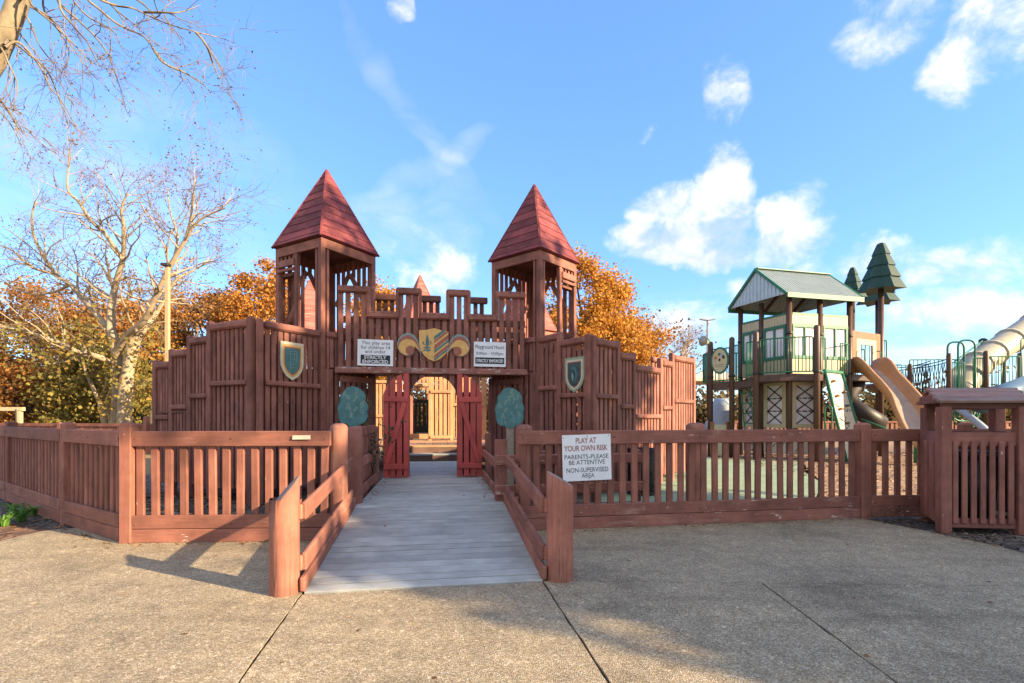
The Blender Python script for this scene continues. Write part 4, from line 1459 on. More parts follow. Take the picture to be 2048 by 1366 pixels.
def crest():
    k = 9.42 / F / 4.267
    c = cf(u_of_px(868), GS - 0.05, at(868, 690, 9.55).z)
    root = thing('heraldic_crest', 'painted yellow crest with scrolls above the gateway', 'crest', c)
    m4 = plane_frame(c, CU)
    cvt = lambda pts: [((x - 973) * k, (640 - y) * k) for x, y in pts]
    shield = [(845, 517), (900, 515), (935, 507), (975, 497), (1012, 507), (1050, 518), (1097, 520), (1096, 580), (1098, 640), (1085, 700), (1052, 740), (1012, 768), (975, 783), (930, 766), (890, 735), (862, 692), (848, 640)]
    prism(root, 'shield', cvt(shield), -0.02, M['amber'], m4)
    m5 = m4 @ Matrix.Translation((0, -0.02, 0))
    right = [(975, 497), (1012, 507), (1050, 518), (1097, 520), (1096, 580), (1098, 640), (1085, 700), (1052, 740), (1012, 768), (975, 783)]

    def clip(poly, a, b, c_):
        out = []
        for i in range(len(poly)):
            p, q = poly[i], poly[(i + 1) % len(poly)]
            dp, dq = a * p[0] + b * p[1] - c_, a * q[0] + b * q[1] - c_
            if dp >= 0:
                out.append(p)
            if dp * dq < 0:
                t = dp / (dp - dq)
                out.append((p[0] + (q[0] - p[0]) * t, p[1] + (q[1] - p[1]) * t))
        return out
    bands = [(1480, 1510, 'teal'), (1515, 1536, 'rust'), (1556, 1594, 'rust'), (1600, 1622, 'teal'), (1642, 1668, 'rust'), (1672, 1690, 'teal'), (1712, 1738, 'rust'), (1742, 1768, 'teal'), (1788, 1812, 'rust')]
    for lo, hi, mt in bands:
        f = lambda x, y: x * 0.8 + y
        poly = clip(clip(right, 0.8, 1.0, lo - 130), -0.8, -1.0, -(hi - 130))
        if len(poly) > 2:
            prism(root, 'stripe', cvt(poly), -0.002, M[mt], m5)
    fl_ = [[(915, 550), (930, 590), (932, 625), (922, 665), (908, 665), (902, 625), (904, 585)],
           [(915, 660), (935, 640), (952, 612), (935, 612), (950, 628), (940, 642), (922, 645)],
           [(915, 660), (897, 640), (872, 620), (885, 615), (878, 632), (890, 642), (908, 645)],
           [(885, 662), (945, 662), (942, 674), (888, 674)], [(915, 672), (926, 700), (912, 702), (905, 674)],
           [(908, 676), (880, 690), (876, 700), (902, 694)], [(920, 676), (948, 688), (940, 698), (924, 692)]]
    for q in fl_:
        prism(root, 'fleur_de_lis', cvt(q), -0.002, M['teal'], m5)
    # scrolls: nested bands under the top edge, yellow body, rust eye
    for sg, lab in ((1, 'l'), (-1, 'r')):
        fx = (lambda x: x) if sg == 1 else (lambda x: 1946 - x)
        body = [(850, 660), (838, 610), (815, 570), (780, 548), (745, 543), (705, 558), (675, 593), (662, 635), (668, 680), (690, 715), (725, 738), (765, 739), (795, 725), (806, 700), (803, 678), (792, 664), (815, 668), (842, 692), (866, 728)]
        sc = prism(root, 'scroll', cvt([(fx(x), y) for x, y in body]), -0.016, M['teal_pale'], m4)
        mid1 = [(850, 672), (832, 622), (806, 586), (775, 566), (745, 562), (710, 575), (682, 605), (668, 640), (672, 682), (692, 714), (725, 735), (765, 736), (793, 722), (803, 700), (800, 678), (788, 660), (816, 664), (842, 688), (860, 715)]
        mid2 = [(848, 684), (826, 640), (798, 610), (770, 596), (742, 597), (712, 606), (688, 628), (672, 660), (676, 686), (694, 712), (727, 732), (765, 733), (790, 720), (800, 700), (797, 676), (782, 655), (816, 660), (842, 684), (856, 706)]
        mm = m4 @ Matrix.Translation((0, -0.016, 0))
        prism(sc, 'scroll_band', cvt([(fx(x), y) for x, y in mid1]), -0.002, M['rust'], mm)
        prism(sc, 'scroll_band', cvt([(fx(x), y) for x, y in mid2]), -0.004, M['amber'], mm)
        prism(sc, 'scroll_eye', [((fx(770) - 973) * k + a, (640 - 692) * k + b) for a, b in ell(0, 0, 36 * k, 40 * k)], -0.006, M['rust'], mm)


crest()


def shield_outline(w, h, s=1.0):
    a = w / 2
    pts = [(-a, h / 2), (a, h / 2), (a, -0.02 * h), (a * 0.96, -0.14 * h), (a * 0.80, -0.27 * h), (a * 0.5, -0.40 * h), (0, -h / 2), (-a * 0.5, -0.40 * h), (-a * 0.80, -0.27 * h), (-a * 0.96, -0.14 * h), (-a, -0.02 * h)]
    return [(x * s, z * s) for x, z in pts]


def wall_shield(label, c, right, w, h, inner, emblem, rim):
    m4 = plane_frame(c, right)
    root = thing('painted_shield', label, 'shield', c, 'painted shields on the castle walls')
    prism(root, 'board', shield_outline(w, h), -0.022, M[rim], m4)
    prism(root, 'inner_border', shield_outline(w * 0.84, h * 0.86), -0.0245, M['amber'] if rim == 'cream' else M['cream'], m4)
    prism(root, 'inner_line', shield_outline(w * 0.70, h * 0.74), -0.0262, M['rust'], m4)
    prism(root, 'field', shield_outline(w * 0.64, h * 0.68), -0.028, M[inner], m4)
    mm = m4 @ Matrix.Translation((0, -0.028, 0))
    if emblem == 'tower':
        for x0, x1, z0, z1 in ((-.045, .085, .125, .135), (-.045, .085, .165, .172), (-.05, -.043, -.14, .17), (.075, .083, -.02, .17), (-.045, .06, .03, .037), (-.04, .05, -.06, -.053), (-.04, .045, -.12, -.112), (.03, .037, .03, .12), (-.02, .02, .085, .091)):
            prism(root, 'emblem_line', [(x0, z0), (x1, z0 + .008), (x1, z1 + .008), (x0, z1)], -0.0015, M['teal_pale'], mm)
    else:
        for q in ([(-.09, .14), (-.02, .17), (.05, .12), (.08, .03), (.06, -.08), (.02, -.15), (-.01, -.15), (.03, -.06), (.03, .03), (0, .09), (-.05, .10)], [(-.07, .02), (-.03, .05), (-.01, -.03), (-.03, -.12), (-.06, -.05)]):
            prism(root, 'emblem_shape', q, -0.0015, M['teal_pale'] if q[0][0] == -.07 else M['teal'], mm)


dl = (TL - KL).normalized()
dr = (KR - TR).normalized()
pl = KL.lerp(TL, 0.4877)
pr = TR.lerp(KR, 0.771)
wall_shield('cream-edged shield with a tower outline on the left stepped wall', pl + UP * 2.365 + Vector((dl.y, -dl.x, 0)) * 0.028, dl, 0.456, 0.652, 'teal', 'tower', 'cream')
wall_shield('pale green-edged shield with a dark field on the right stepped wall', pr + UP * 2.164 + Vector((dr.y, -dr.x, 0)) * 0.028, dr, 0.50, 0.632, 'teal_dark', 'beast', 'leafline')


def tree_board(label, px, d, top_py, seed):
    rr = random.Random(seed)
    k = d / F / 4.267
    left = [(270, 222), (225, 238), (195, 278), (172, 310), (182, 345), (172, 372), (150, 410), (165, 450), (160, 490), (175, 530), (205, 556), (236, 546), (247, 566)]
    right = [(318, 566), (325, 552), (352, 545), (388, 522), (402, 482), (394, 450), (406, 412), (400, 380), (380, 345), (385, 310), (368, 270), (322, 235)]
    top_z = EYE - (top_py - HZ) / F * d
    org = Vector(((px - CX) / F * d, d, 0))
    c = lambda x, y: ((x - 278) * k, top_z - (y - 222) * k)
    root = thing('painted_tree_board', label, 'board', org, 'painted plywood trees')
    m4 = plane_frame(org, CU)
    prism(root, 'crown', [c(*p) for p in left + right], -0.02, M['teal'], m4)
    prism(root, 'trunk', [c(250, 545), c(318, 545), c(312, 640)] + [(c(316, 0)[0], 0.02), (c(246, 0)[0], 0.02)] + [c(250, 640)], 0.012, M['tan'], m4)
    for i in range(17):
        for _ in range(40):
            x, y = rr.uniform(190, 370), rr.uniform(255, 520)
            if ((x - 278) / 105) ** 2 + ((y - 390) / 150) ** 2 < 0.9:
                break
        a, b = c(x, y)
        rot = rr.uniform(-0.6, 0.6)
        prism(root, 'painted_leaf', ell(a, b, 8 * k, 22 * k, 12, rot), -0.0015, M['leafline'] if i % 3 else M['teal_pale'], m4 @ Matrix.Translation((0, -0.02, 0)))
        prism(root, 'painted_leaf', ell(a, b, 4.5 * k, 16 * k, 10, rot), -0.002, M['teal'], m4 @ Matrix.Translation((0, -0.0205, 0)))


tree_board('teal painted plywood tree left of the red doors', 706, 8.3, 772, 3)
tree_board('teal painted plywood tree right of the red doors', 1019, 8.6, 774.5, 5)


# ------------------------------------------------------------------ bin shelter and litter bins
def bin_shelter():
    a = R(-6)
    o = Vector((5.87, 6.36, 0))
    m4 = Matrix.Translation(o) @ Matrix.Rotation(a, 4, 'Z') @ Matrix(((1, 0.42, 0, 0), (0, 1, 0, 0), (0, 0, 1, 0), (0, 0, 0, 1)))
    P = lambda x, y, z=0.0: m4 @ Vector((x, y, z))
    fwd = (m4.to_3x3() @ Vector((0, -1, 0))).normalized()
    rt = (m4.to_3x3() @ Vector((1, 0, 0))).normalized()
    root = thing('bin_shelter', 'brown slatted bin shelter with small gabled roof by the right edge', 'bin shelter', o)
    W, D_ = 0.425, 0.36
    for x in (-W, W):
        for y in (-D_, D_):
            square_post(root, P(x, y), 1.53, 0.118, M['wood'], a, chamfer=False)
    for y, n in ((-D_, fwd), (D_, -fwd)):
        bar(root, 'rail', P(-W, y, 1.135) - n * .01, P(W, y, 1.135) - n * .01, 0.17, 0.05, M['wood'], n, 0.008)
        bar(root, 'rail', P(-W, y, 0.12) - n * .01, P(W, y, 0.12) - n * .01, 0.12, 0.05, M['wood'], n, 0.008)
        for i in range(7):
            x = -W + 0.068 + (i + .5) * (2 * W - 0.136) / 7
            bar(root, 'slat', P(x, y, 0.12) + n * .035, P(x, y, 1.115) + n * .035, 0.056, 0.04, M['wood'], n, 0.008)
    for x, n in ((-W, -rt), (W, rt)):
        bar(root, 'rail', P(x, -D_, 1.135), P(x, D_, 1.135), 0.17, 0.05, M['wood'], n, 0.008)
        for i in range(6):
            y = -D_ + 0.06 + (i + .5) * (2 * D_ - .12) / 6
            bar(root, 'slat', P(x, y, 0.1) + n * .04, P(x, y, 1.10) + n * .04, 0.09, 0.036, M['wood'], n, 0.006)
    for z in (1.50,):
        for y in (-D_, D_):
            bar(root, 'eave_beam', P(-W - .03, y, 1.555), P(W + .03, y, 1.555), 0.05, 0.10, M['wood_dark'], UP)
    # gabled roof: two planes of boards, ridge left to right, gable plates
    for sg in (-1, 1):
        prof = [(0.0, 1.745), (sg * 0.47, 1.565)]
        for j in range(3):
            t0, t1 = j / 3, (j + 1) / 3 - .008
            tm = (t0 + t1) / 2
            y0, z0 = prof[0][0] + (prof[1][0]) * tm, prof[0][1] + (prof[1][1] - prof[0][1]) * tm
            wid = math.hypot(prof[1][0], prof[1][1] - prof[0][1]) / 3 - .006
            nn = (m4.to_3x3() @ Vector((0, (prof[0][1] - prof[1][1]) * sg, 0.47))).normalized()
            bar(root, 'roof_board', P(-W - .09, y0, z0 + .02), P(W + .09, y0, z0 + .02), wid, 0.035, M['bin_roof'] if sg < 0 else M['wood'], nn, 0.006)
    for x in (-W - .02, W + .02):
        prism(root, 'gable_plate', [(-0.42, 1.58), (0.42, 1.58), (0.0, 1.735)], 0.03, M['wood'], m4 @ Matrix.Translation((x, 0, 0)) @ Matrix.Rotation(R(90), 4, 'Z'))
    # the can inside
    can = thing('trash_can', 'black lidded trash can inside the bin shelter', 'trash can', P(0, 0))
    g = Geo()
    n, rows = 20, [(0.27, .05), (0.30, 0.5), (0.315, 0.93)]
    pts = [P(-.06, 0.02, z) for r, z in rows]
    g.tube(pts, [r for r, z in rows], n)
    g.done('barrel', M['black'], can, True)
    Geo().tube([P(-.06, .02, .90), P(-.06, .02, .905), P(-.06, .02, .98), P(-.06, .02, .985)], [.30, .335, .335, .31], n).done('rim', plain_mat('dark_bin_bag', (.03, .03, .034), .4), can, True)
    bag = plain_mat('grey_bin_liner', (.34, .34, .33), .5)
    Geo().tube([P(.22, -.02, .12), P(.235, -.02, .5), P(.23, -.02, .88)], [.05, .06, .05], 8).done('liner_fold', bag, can, True)
    br = thing('fallen_branch', 'pale broken stick lying in the bin shelter', 'stick', P(.3, -.2))
    Geo().tube([P(.12, -.2, .2), P(.25, -.25, .23), P(.40, -.22, .19)], [.03, .035, .02], 7).done('stick', plain_mat('pale_stick', (.36, .28, .21), .8), br, True)


bin_shelter()


def mesh_bin():
    c = Vector((2.36, 9.05, 0.01))
    root = thing('mesh_litter_bin', 'black metal mesh litter bin behind the fence by the right castle wall', 'litter bin', c)
    g = Geo()
    n, h, r = 30, 0.82, 0.25
    for k in range(n):
        for sg in (-1, 1):
            pts = [c + Vector((r * math.cos(2 * math.pi * k / n + sg * t * 1.3), r * math.sin(2 * math.pi * k / n + sg * t * 1.3), h * t)) for t in (0, .25, .5, .75, 1)]
            g.tube(pts, 0.006, 4)
    g.done('mesh_side', M['black'], root)
    for z in (0.02, 0.42, 0.82):
        ring = [c + Vector((r * math.cos(a), r * math.sin(a), z)) for a in [2 * math.pi * k / 24 for k in range(25)]]
        Geo().tube(ring, 0.014, 6).done('ring', M['black'], root)
    Geo().tube([c + UP * .05, c + UP * .8], [.21, .225], 16).done('liner', M['black'], root, True)


mesh_bin()


# ------------------------------------------------------------------ the modern play structure on the right
M['pgreen'] = plain_mat('green_coated_metal', (0.022, 0.15, 0.085), 0.4, 0.15, 20)
M['pgreen_light'] = plain_mat('green_panel_plastic', (0.028, 0.15, 0.085), 0.45, 0.12)
M['pbrown'] = plain_mat('brown_powder_coat', (0.085, 0.046, 0.032), 0.45, 0.15, 8)
M['pcream'] = plain_mat('cream_panel_plastic', (0.48, 0.42, 0.26), 0.5, 0.08)
M['ptan'] = plain_mat('tan_slide_plastic', (0.30, 0.155, 0.07), 0.42, 0.12, 3)
M['ptan_worn'] = plain_mat('scuffed_slide_bed', (0.30, 0.23, 0.19), 0.35, 0.2, 4)
M['porange'] = plain_mat('orange_brown_panel', (0.24, 0.10, 0.04), 0.5)
M['prock'] = plain_mat('off_white_rock_panel', (0.52, 0.47, 0.36), 0.6, 0.1)
M['ptree'] = plain_mat('dark_green_plastic', (0.008, 0.046, 0.034), 0.5, 0.2, 5)
M['proof'] = plain_mat('ribbed_metal_roof', (0.36, 0.40, 0.37), 0.4, 0.12, 3)
M['pgable'] = plain_mat('pale_blue_gable_metal', (0.42, 0.52, 0.58), 0.4, 0.15, 5)
M['ptube'] = plain_mat('beige_tube_plastic', (0.37, 0.335, 0.245), 0.45, 0.1, 2)
M['pteal'] = plain_mat('teal_panel_plastic', (0.01, 0.15, 0.19), 0.45)
M['pblue'] = plain_mat('pale_blue_plastic', (0.30, 0.36, 0.44), 0.5, 0.12)
M['pdark'] = plain_mat('dark_plastic', (0.03, 0.025, 0.022), 0.5)


def pane_mat():
    mt, N, L, P = new_mat('tinted_window_plastic')
    P.inputs['Base Color'].default_value = (0.78, 0.72, 0.76, 1)
    P.inputs['Roughness'].default_value = 0.12
    P.inputs['Transmission Weight'].default_value = 0.12
    P.inputs['IOR'].default_value = 1.2
    tc = nd(N, 'ShaderNodeTexCoord')
    n1 = nd(N, 'ShaderNodeTexNoise', i_Scale=3.0, i_Detail=3.0)
    L.new(tc.outputs['Object'], n1.inputs[0])
    L.new(ramp(N, L, n1.outputs[0], [(0.35, (0.74, 0.66, 0.72)), (0.65, (0.82, 0.80, 0.76))]), P.inputs['Base Color'])
    return mt


M['pane'] = pane_mat()


def P3(x, y, z):
    return Vector((x, y, z))


def pole(root, p, top, r=0.085, mat='pbrown', dome=True, base=0.0):
    p = Vector((p[0], p[1], base))
    g = Geo()
    pts, rad = [p, p + UP * (top - base - r * .9)], [r, r]
    if dome:
        for q in (0.45, 0.75, 0.95):
            pts.append(p + UP * (top - base - r * .9 + r * .9 * q))
            rad.append(r * math.sqrt(1 - q * q))
    g.tube(pts, rad, 14)
    o = g.done('post', M[mat], root, True)
    return o


def collar(root, p, z, r=0.105):
    p = Vector((p[0], p[1], 0))
    Geo().tube([p + UP * (z - .05), p + UP * (z - .03), p + UP * (z + .03), p + UP * (z + .05)], [.088, r, r, .088], 12).done('post_clamp', M['pdark'], root, True)


def rail_panel(root, A, B, z0, z1, n, mat='pgreen', bulge=0.0, name='railing', r=0.022):
    A, B = Vector((A[0], A[1], 0)), Vector((B[0], B[1], 0))
    d = (B - A)
    nr = Vector((d.y, -d.x, 0)).normalized()
    pt = lambda t, z: A + d * t + nr * (bulge * 4 * t * (1 - t)) + UP * z
    g = Geo()
    k = 8
    loop = [pt(i / k, z0) for i in range(k + 1)] + [pt(1 - i / k, z1) for i in range(k + 1)]
    g.tube(rounded(loop + [loop[0]], 0.07), r, 6)
    for i in range(n):
        t = (i + 1) / (n + 1)
        g.tube([pt(t, z0), pt(t, z1)], r * .62, 5)
    return g.done(name, M[mat], root, True)


def play_structure():
    C, Lp, Rp = P3(9.19, 16.5, 0), P3(8.5, 18.5, 0), P3(11.6, 17.1, 0)
    B = Lp + (Rp - C)
    N1, N2, N3, N4 = P3(9.59, 15.65, 0), P3(8.04, 16.4, 0), P3(7.69, 17.4, 0), P3(7.18, 18.0, 0)
    T = P3(13.35, 18.0, 0)
    e1, e2 = (Rp - C).normalized(), (Lp - C).normalized()
    M1, M2 = C.lerp(Lp, .54), C.lerp(Rp, .5)
    root = thing('play_structure', 'green and cream play house on posts with metal roof and tan slide', 'play structure', C)
    for p, h in ((C, 5.5), (Lp, 5.5), (Rp, 5.5), (B, 5.5), (M1, 5.5), (M2, 5.5)):
        pole(root, p, h, dome=False)
        for z in (2.9, 4.2):
            collar(root, p, z)
    for p, h in ((N1, 4.32), (N2, 4.25), (N3, 4.22), (N4, 4.15)):
        pole(root, p, h, 0.09)
        collar(root, p, 2.85, 0.11)
    # decks
    for nm, poly, z in (('deck', [N1, C + e1 * 2.5 * .98, Rp, B, Lp, N2, P3(8.6, 15.95, 0)], 2.78), ('deck', [N2, Lp, P3(8.0, 18.9, 0), N4, N3], 2.62), ('deck', [Rp, T, P3(12.8, 19.4, 0), B], 2.9)):
        bm = bmesh.new()
        lo = [bm.verts.new(p + UP * (z - .2)) for p in poly]
        hi = [bm.verts.new(p + UP * z) for p in poly]
        bm.faces.new(lo)
        bm.faces.new(hi)
        n = len(poly)
        for i in range(n):
            bm.faces.new((lo[i], lo[(i + 1) % n], hi[(i + 1) % n], hi[i]))
        bmesh.ops.recalc_face_normals(bm, faces=bm.faces)
        me = bpy.data.meshes.new(nm)
        bm.to_mesh(me)
        bm.free()
        me.materials.append(M['pbrown'])
        me.transform(WM[root.name].inverted())
        finish(bpy.data.objects.new(nm, me), WM[root.name].copy(), root)

    # house walls: siding with windows
    def house_panel(A, B, z0, z1, wz0, wz1, windows=True):
        d = (B - A).normalized()
        n = Vector((d.y, -d.x, 0))
        if n.dot(A) > 0:
            n = -n
        length = (B - A).length
        a, b = .10, length - .10
        nb = max(3, int((b - a) / .115))
        for s0, s1 in ((wz1, z1), (z0, wz0)):
            g = Geo()
            for i in range(nb):
                x0, x1 = a + (b - a) * i / nb, a + (b - a) * (i + 1) / nb - .012
                m4 = Matrix((d, n, UP)).transposed().to_4x4()
                m4.translation = A + d * ((x0 + x1) / 2) + UP * ((s0 + s1) / 2)
                g.box((0, 0, 0), (x1 - x0, .05, s1 - s0), m4)
            m4 = Matrix((d, n, UP)).transposed().to_4x4()
            m4.translation = A + d * ((a + b) / 2) + UP * ((s0 + s1) / 2)
            g.box((0, -.012 if n.y < 0 else -.012, 0), (b - a, .02, s1 - s0 - .01), m4)
            w = g.done('siding', M['pcream'], root)
        f = .075
        for zz in (wz0 + f / 2 + .02, wz1 - f / 2):
            bar(w, 'window_frame', A + d * a + UP * zz + n * .012, A + d * b + UP * zz + n * .012, f * 1.5, .07, M['pgreen_light'], n)
        xs = [a + .05, (a + b) / 2, b - .05]
        for x in xs:
            bar(w, 'window_frame', A + d * x + UP * (wz0 + .09) + n * .012, A + d * x + UP * (wz1 - .09) + n * .012, .085 if x != xs[1] else .07, .066, M['pgreen_light'], n)
        for i in range(2):
            x = (xs[i] + xs[i + 1]) / 2
            bar(w, 'pane', A + d * x + UP * (wz0 + .05), A + d * x + UP * (wz1 - .05), (b - a) / 2 - .1, .012, M['pane'], n, 0)
        bar(w, 'top_trim', A + d * a + UP * (z1 + .03), A + d * b + UP * (z1 + .03), .07, .07, M['pgreen_light'], n)

    for A_, B_ in ((C, M1), (M1, Lp), (M2, C), (Rp, M2)):
        house_panel(A_, B_, 2.86, 4.83, 3.36, 4.5)
    for A_, B_ in ((Lp, B), (Rp, B)):
        mid = A_.lerp(B_, .5)
        d = (B_ - A_).normalized()
        bar(root, 'siding', A_ + d * .1 + UP * 3.1, B_ - d * .1 + UP * 3.1, .5, .05, M['pcream'], Vector((d.y, -d.x, 0)))

    # ground-level lattice panels
    def lattice(A, B):
        d = (B - A).normalized()
        n = Vector((d.y, -d.x, 0))
        if n.dot(A) > 0:
            n = -n
        length = (B - A).length
        a, b, z0, z1 = .11, length - .11, 1.05, 2.62
        st = .15
        fr = bar(root, 'lattice_frame', A + d * (a + st / 2) + UP * z0, A + d * (a + st / 2) + UP * z1, st, .06, M['pcream'], n)
        bar(root, 'lattice_frame', A + d * (b - st / 2) + UP * z0, A + d * (b - st / 2) + UP * z1, st, .06, M['pcream'], n)
        for z in (z0 + .06, z1 - .07):
            bar(root, 'lattice_frame', A + d * (a + st) + UP * z, A + d * (b - st) + UP * z, .14, .058, M['pcream'], n)
        g = Geo()
        zz = [z0 + .13, z0 + .13 + (z1 - z0 - .27) / 3, z0 + .13 + (z1 - z0 - .27) * 2 / 3, z1 - .14]
        x0, x1 = a + st, b - st
        for i in range(3):
            for q0, q1 in (((x0, zz[i]), (x1, zz[i + 1])), ((x1, zz[i]), (x0, zz[i + 1]))):
                p, q = A + d * q0[0] + UP * q0[1] + n * .012, A + d * q1[0] + UP * q1[1] + n * .012
                g.tube([p, q], .018, 4)
            if i:
                for j in range(3):
                    xa = x0 + (x1 - x0) * (j + .15) / 3
                    xb = x0 + (x1 - x0) * (j + .85) / 3
                    g.tube([A + d * xa + UP * zz[i] + n * .012, A + d * xb + UP * zz[i] + n * .012], .016, 4)
        g.done('lattice_bars', M['pdark'], root)
        bar(root, 'pane', A + d * ((x0 + x1) / 2) + UP * zz[0] - n * .02, A + d * ((x0 + x1) / 2) + UP * zz[3] - n * .02, x1 - x0, .01, M['pane'], n, 0)
        bar(root, 'rock_panel', A + d * ((a + b) / 2) + UP * .18, A + d * ((a + b) / 2) + UP * 1.0, b - a, .07, M['prock'], n, .02)
        g = Geo()
        rr = random.Random(int(A.x * 100))
        for _ in range(5):
            x, z = rr.uniform(a + .1, b - .1), rr.uniform(.3, .9)
            pts = [A + d * x + UP * z + n * .04]
            for _ in range(3):
                x = min(b - .05, max(a + .05, x + rr.uniform(-.14, .14)))
                z = min(.95, max(.22, z + rr.uniform(-.15, .15)))
                pts.append(A + d * x + UP * z + n * .04)
            g.tube(pts, .012, 4)
        g.done('crack_lines', M['pdark'], root)

    for A_, B_ in ((C, M1), (M1, Lp), (M2, C)):
        lattice(A_, B_)

    # roof
    zr, ze = 6.58, 5.46
    o_e, o_g = 0.22, 0.32
    mid = C.lerp(Lp, .5)
    half = (Lp - C).length / 2 + o_e
    g0, g1 = mid - e1 * o_g, mid + e1 * ((Rp - C).length + o_g)
    roof = None
    for sg in (-1, 1):
        a0, a1 = g0 + UP * zr, g1 + UP * zr
        b0, b1 = g0 + e2 * sg * half + UP * ze, g1 + e2 * sg * half + UP * ze
        g = Geo()
        nr = 26
        sl = (b0 - a0)
        up = e1.cross(sl).normalized()
        if up.z < 0:
            up = -up
        prof = []
        for i in range(nr * 4 + 1):
            h = (0, .03, .03, 0)[i % 4]
            prof.append((i / (nr * 4), h))
        vs, fs = [], []
        for t, h in prof:
            vs += [a0 + (a1 - a0) * t + up * h, b0 + (b1 - b0) * t + up * h]
        for i in range(len(prof) - 1):
            fs.append((2 * i, 2 * i + 1, 2 * i + 3, 2 * i + 2))
        o = len(vs)
        vs += [v - up * .03 for v in vs]
        for i in range(len(prof) - 1):
            fs.append((o + 2 * i, o + 2 * i + 2, o + 2 * i + 3, o + 2 * i + 1))
        g.add((vs, fs))
        ob = g.done('roof_sheet', M['proof'], root)
        bar(root, 'eave_trim', b0 - UP * .05 + e2 * sg * .02, b1 - UP * .05 + e2 * sg * .02, .17, .05, M['pgreen_light'], e2 * sg)
        for p, q in ((a0, b0), (a1, b1)):
            off = -e1 * .02 if p is a0 else e1 * .02
            bar(root, 'gable_trim', p + off, q + off, .09, .05, M['pgreen'], e1)
    bar(root, 'ridge_cap', g0 + UP * (zr + .04), g1 + UP * (zr + .04), .2, .04, M['pgreen_light'], UP)
    for gp, s in ((g0 + e1 * .03, -1), (g1 - e1 * .03, 1)):
        m4 = plane_frame(gp, -e2)
        prism(root, 'gable', [(-half + .1, ze), (half - .1, ze), (0, zr - .06)], .02, M['pgable'], m4)
        for i in range(15):
            x = (i - 7) * half / 8
            h = (zr - ze) * (1 - abs(x) / half) - .1
            if h > .12:
                bar(root, 'gable_rib', gp - e2 * x + UP * ze - e1 * .012 * (1 if s < 0 else -1), gp - e2 * x + UP * (ze + h) - e1 * .012 * (1 if s < 0 else -1), .05, .03, M['pgable'], e1)
    for t in (.1, .5, .9):
        p = g0.lerp(g1, t)
        for sg in (-1, 1):
            bar(root, 'rafter', p + UP * (zr - .1), p + e2 * sg * (half - .05) + UP * (ze - .02), .1, .08, M['pbrown'], e1)

    # railings
    rail_panel(root, N2.lerp(N1, .07), N2.lerp(N1, .94), 2.86, 3.95, 14, bulge=.16)
    rail_panel(root, N1.lerp(Rp, .05), N1.lerp(Rp, .24), 2.86, 3.95, 2)
    rail_panel(root, N1.lerp(Rp, .70), N1.lerp(Rp, .97), 2.86, 3.9, 3)
    rail_panel(root, N3.lerp(N2, .62), N3.lerp(N2, .95), 2.8, 3.92, 4)
    rail_panel(root, N3.lerp(N2, .03), N3.lerp(N2, .28), 2.7, 3.9, 3)
    rail_panel(root, N4, N3, 2.72, 3.85, 7)
    rail_panel(root, N4.lerp(P3(7.3, 19.0, 0), .05), P3(7.3, 19.0, 0), 2.72, 3.8, 8)
    rail_panel(root, P3(7.3, 19.0, 0), Lp, 2.72, 3.8, 8)
    # dial panel on the railing
    dc = N4.lerp(N3, .5) + UP * 3.42
    dv = (N3 - N4).normalized()
    m4 = plane_frame(dc + Vector((dv.y, -dv.x, 0)) * .06, dv)
    ring = prism(root, 'dial_panel', ell(0, 0, .33, .48, 28), -.04, M['pgreen'], m4)
    prism(ring, 'dial_face', ell(0, 0, .27, .41, 28), -.046, M['pcream'], m4)
    m5 = m4 @ Matrix.Translation((0, -.046, 0))
    for q0, q1, mt in ((10, 45, 'black'), (45, 80, 'pblue'), (80, 110, 'pteal'), (110, 140, 'amber'), (140, 172, 'rust')):
        pts = [(.2 * math.cos(R(a)), .02 + .25 * math.sin(R(a))) for a in range(q0, q1 + 1, 7)] + [(.12 * math.cos(R(a)), .02 + .15 * math.sin(R(a))) for a in range(q1, q0 - 1, -7)]
        prism(ring, 'dial_colour', pts, -.002, M[mt], m5)
    prism(ring, 'dial_hub', ell(0, .02, .04, .05, 12), -.006, M['pdark'], m5)
    for z, w in ((-.16, .36), (-.23, .30)):
        for i in range(7):
            x = -w / 2 + w * i / 7
            prism(ring, 'small_print', [(x, z), (x + w / 9, z), (x + w / 9, z + .022), (x, z + .022)], -.001, M['ink_grey'], m5)
    # talk horn
    Geo().tube([N4 + P3(-.02, 0, 4.0), N4 + P3(-.1, -.05, 4.1), N4 + P3(-.22, -.15, 4.13), N4 + P3(-.36, -.22, 4.14)], [.05, .08, .13, .19], 12).done('talk_horn', M['ptube'], root, True)

    # ladder with rungs
    A, B2 = N3.lerp(N2, .22), N3.lerp(N2, .60)
    out = Vector((-.94, -.33, 0)) * .0 + Vector(((N2 - N3).y, -(N2 - N3).x, 0)).normalized() * -.12
    g = Geo()
    for p in (A, B2):
        g.tube([p + out * 4 + UP * .02, p + out + UP * 2.75], .025, 6)
    for i in range(8):
        t = (i + .5) / 8
        g.tube([(A + out * 4).lerp(A + out, t) + UP * (2.75 * t), (B2 + out * 4).lerp(B2 + out, t) + UP * (2.75 * t)], .022, 6)
    g.done('ladder', M['pgreen'], root, True)

    # climbing wall
    wa, wb = N1.lerp(Rp, .22), N1.lerp(Rp, .74)
    nrm = Vector(((Rp - N1).y, -(Rp - N1).x, 0)).normalized()
    if nrm.y > 0:
        nrm = -nrm
    ta, tb = wa + UP * 2.85, wb + UP * 2.85
    ba, bb = wa + nrm * .62 + UP * .03 + (wb - wa) * .02, wb + nrm * .62 + UP * .03 + (wb - wa) * .26
    tn = (tb - ta).cross(ba - ta).normalized()
    if tn.y > 0:
        tn = -tn
    vs = [ta, tb, bb, ba, ta - tn * .05, tb - tn * .05, bb - tn * .05, ba - tn * .05]
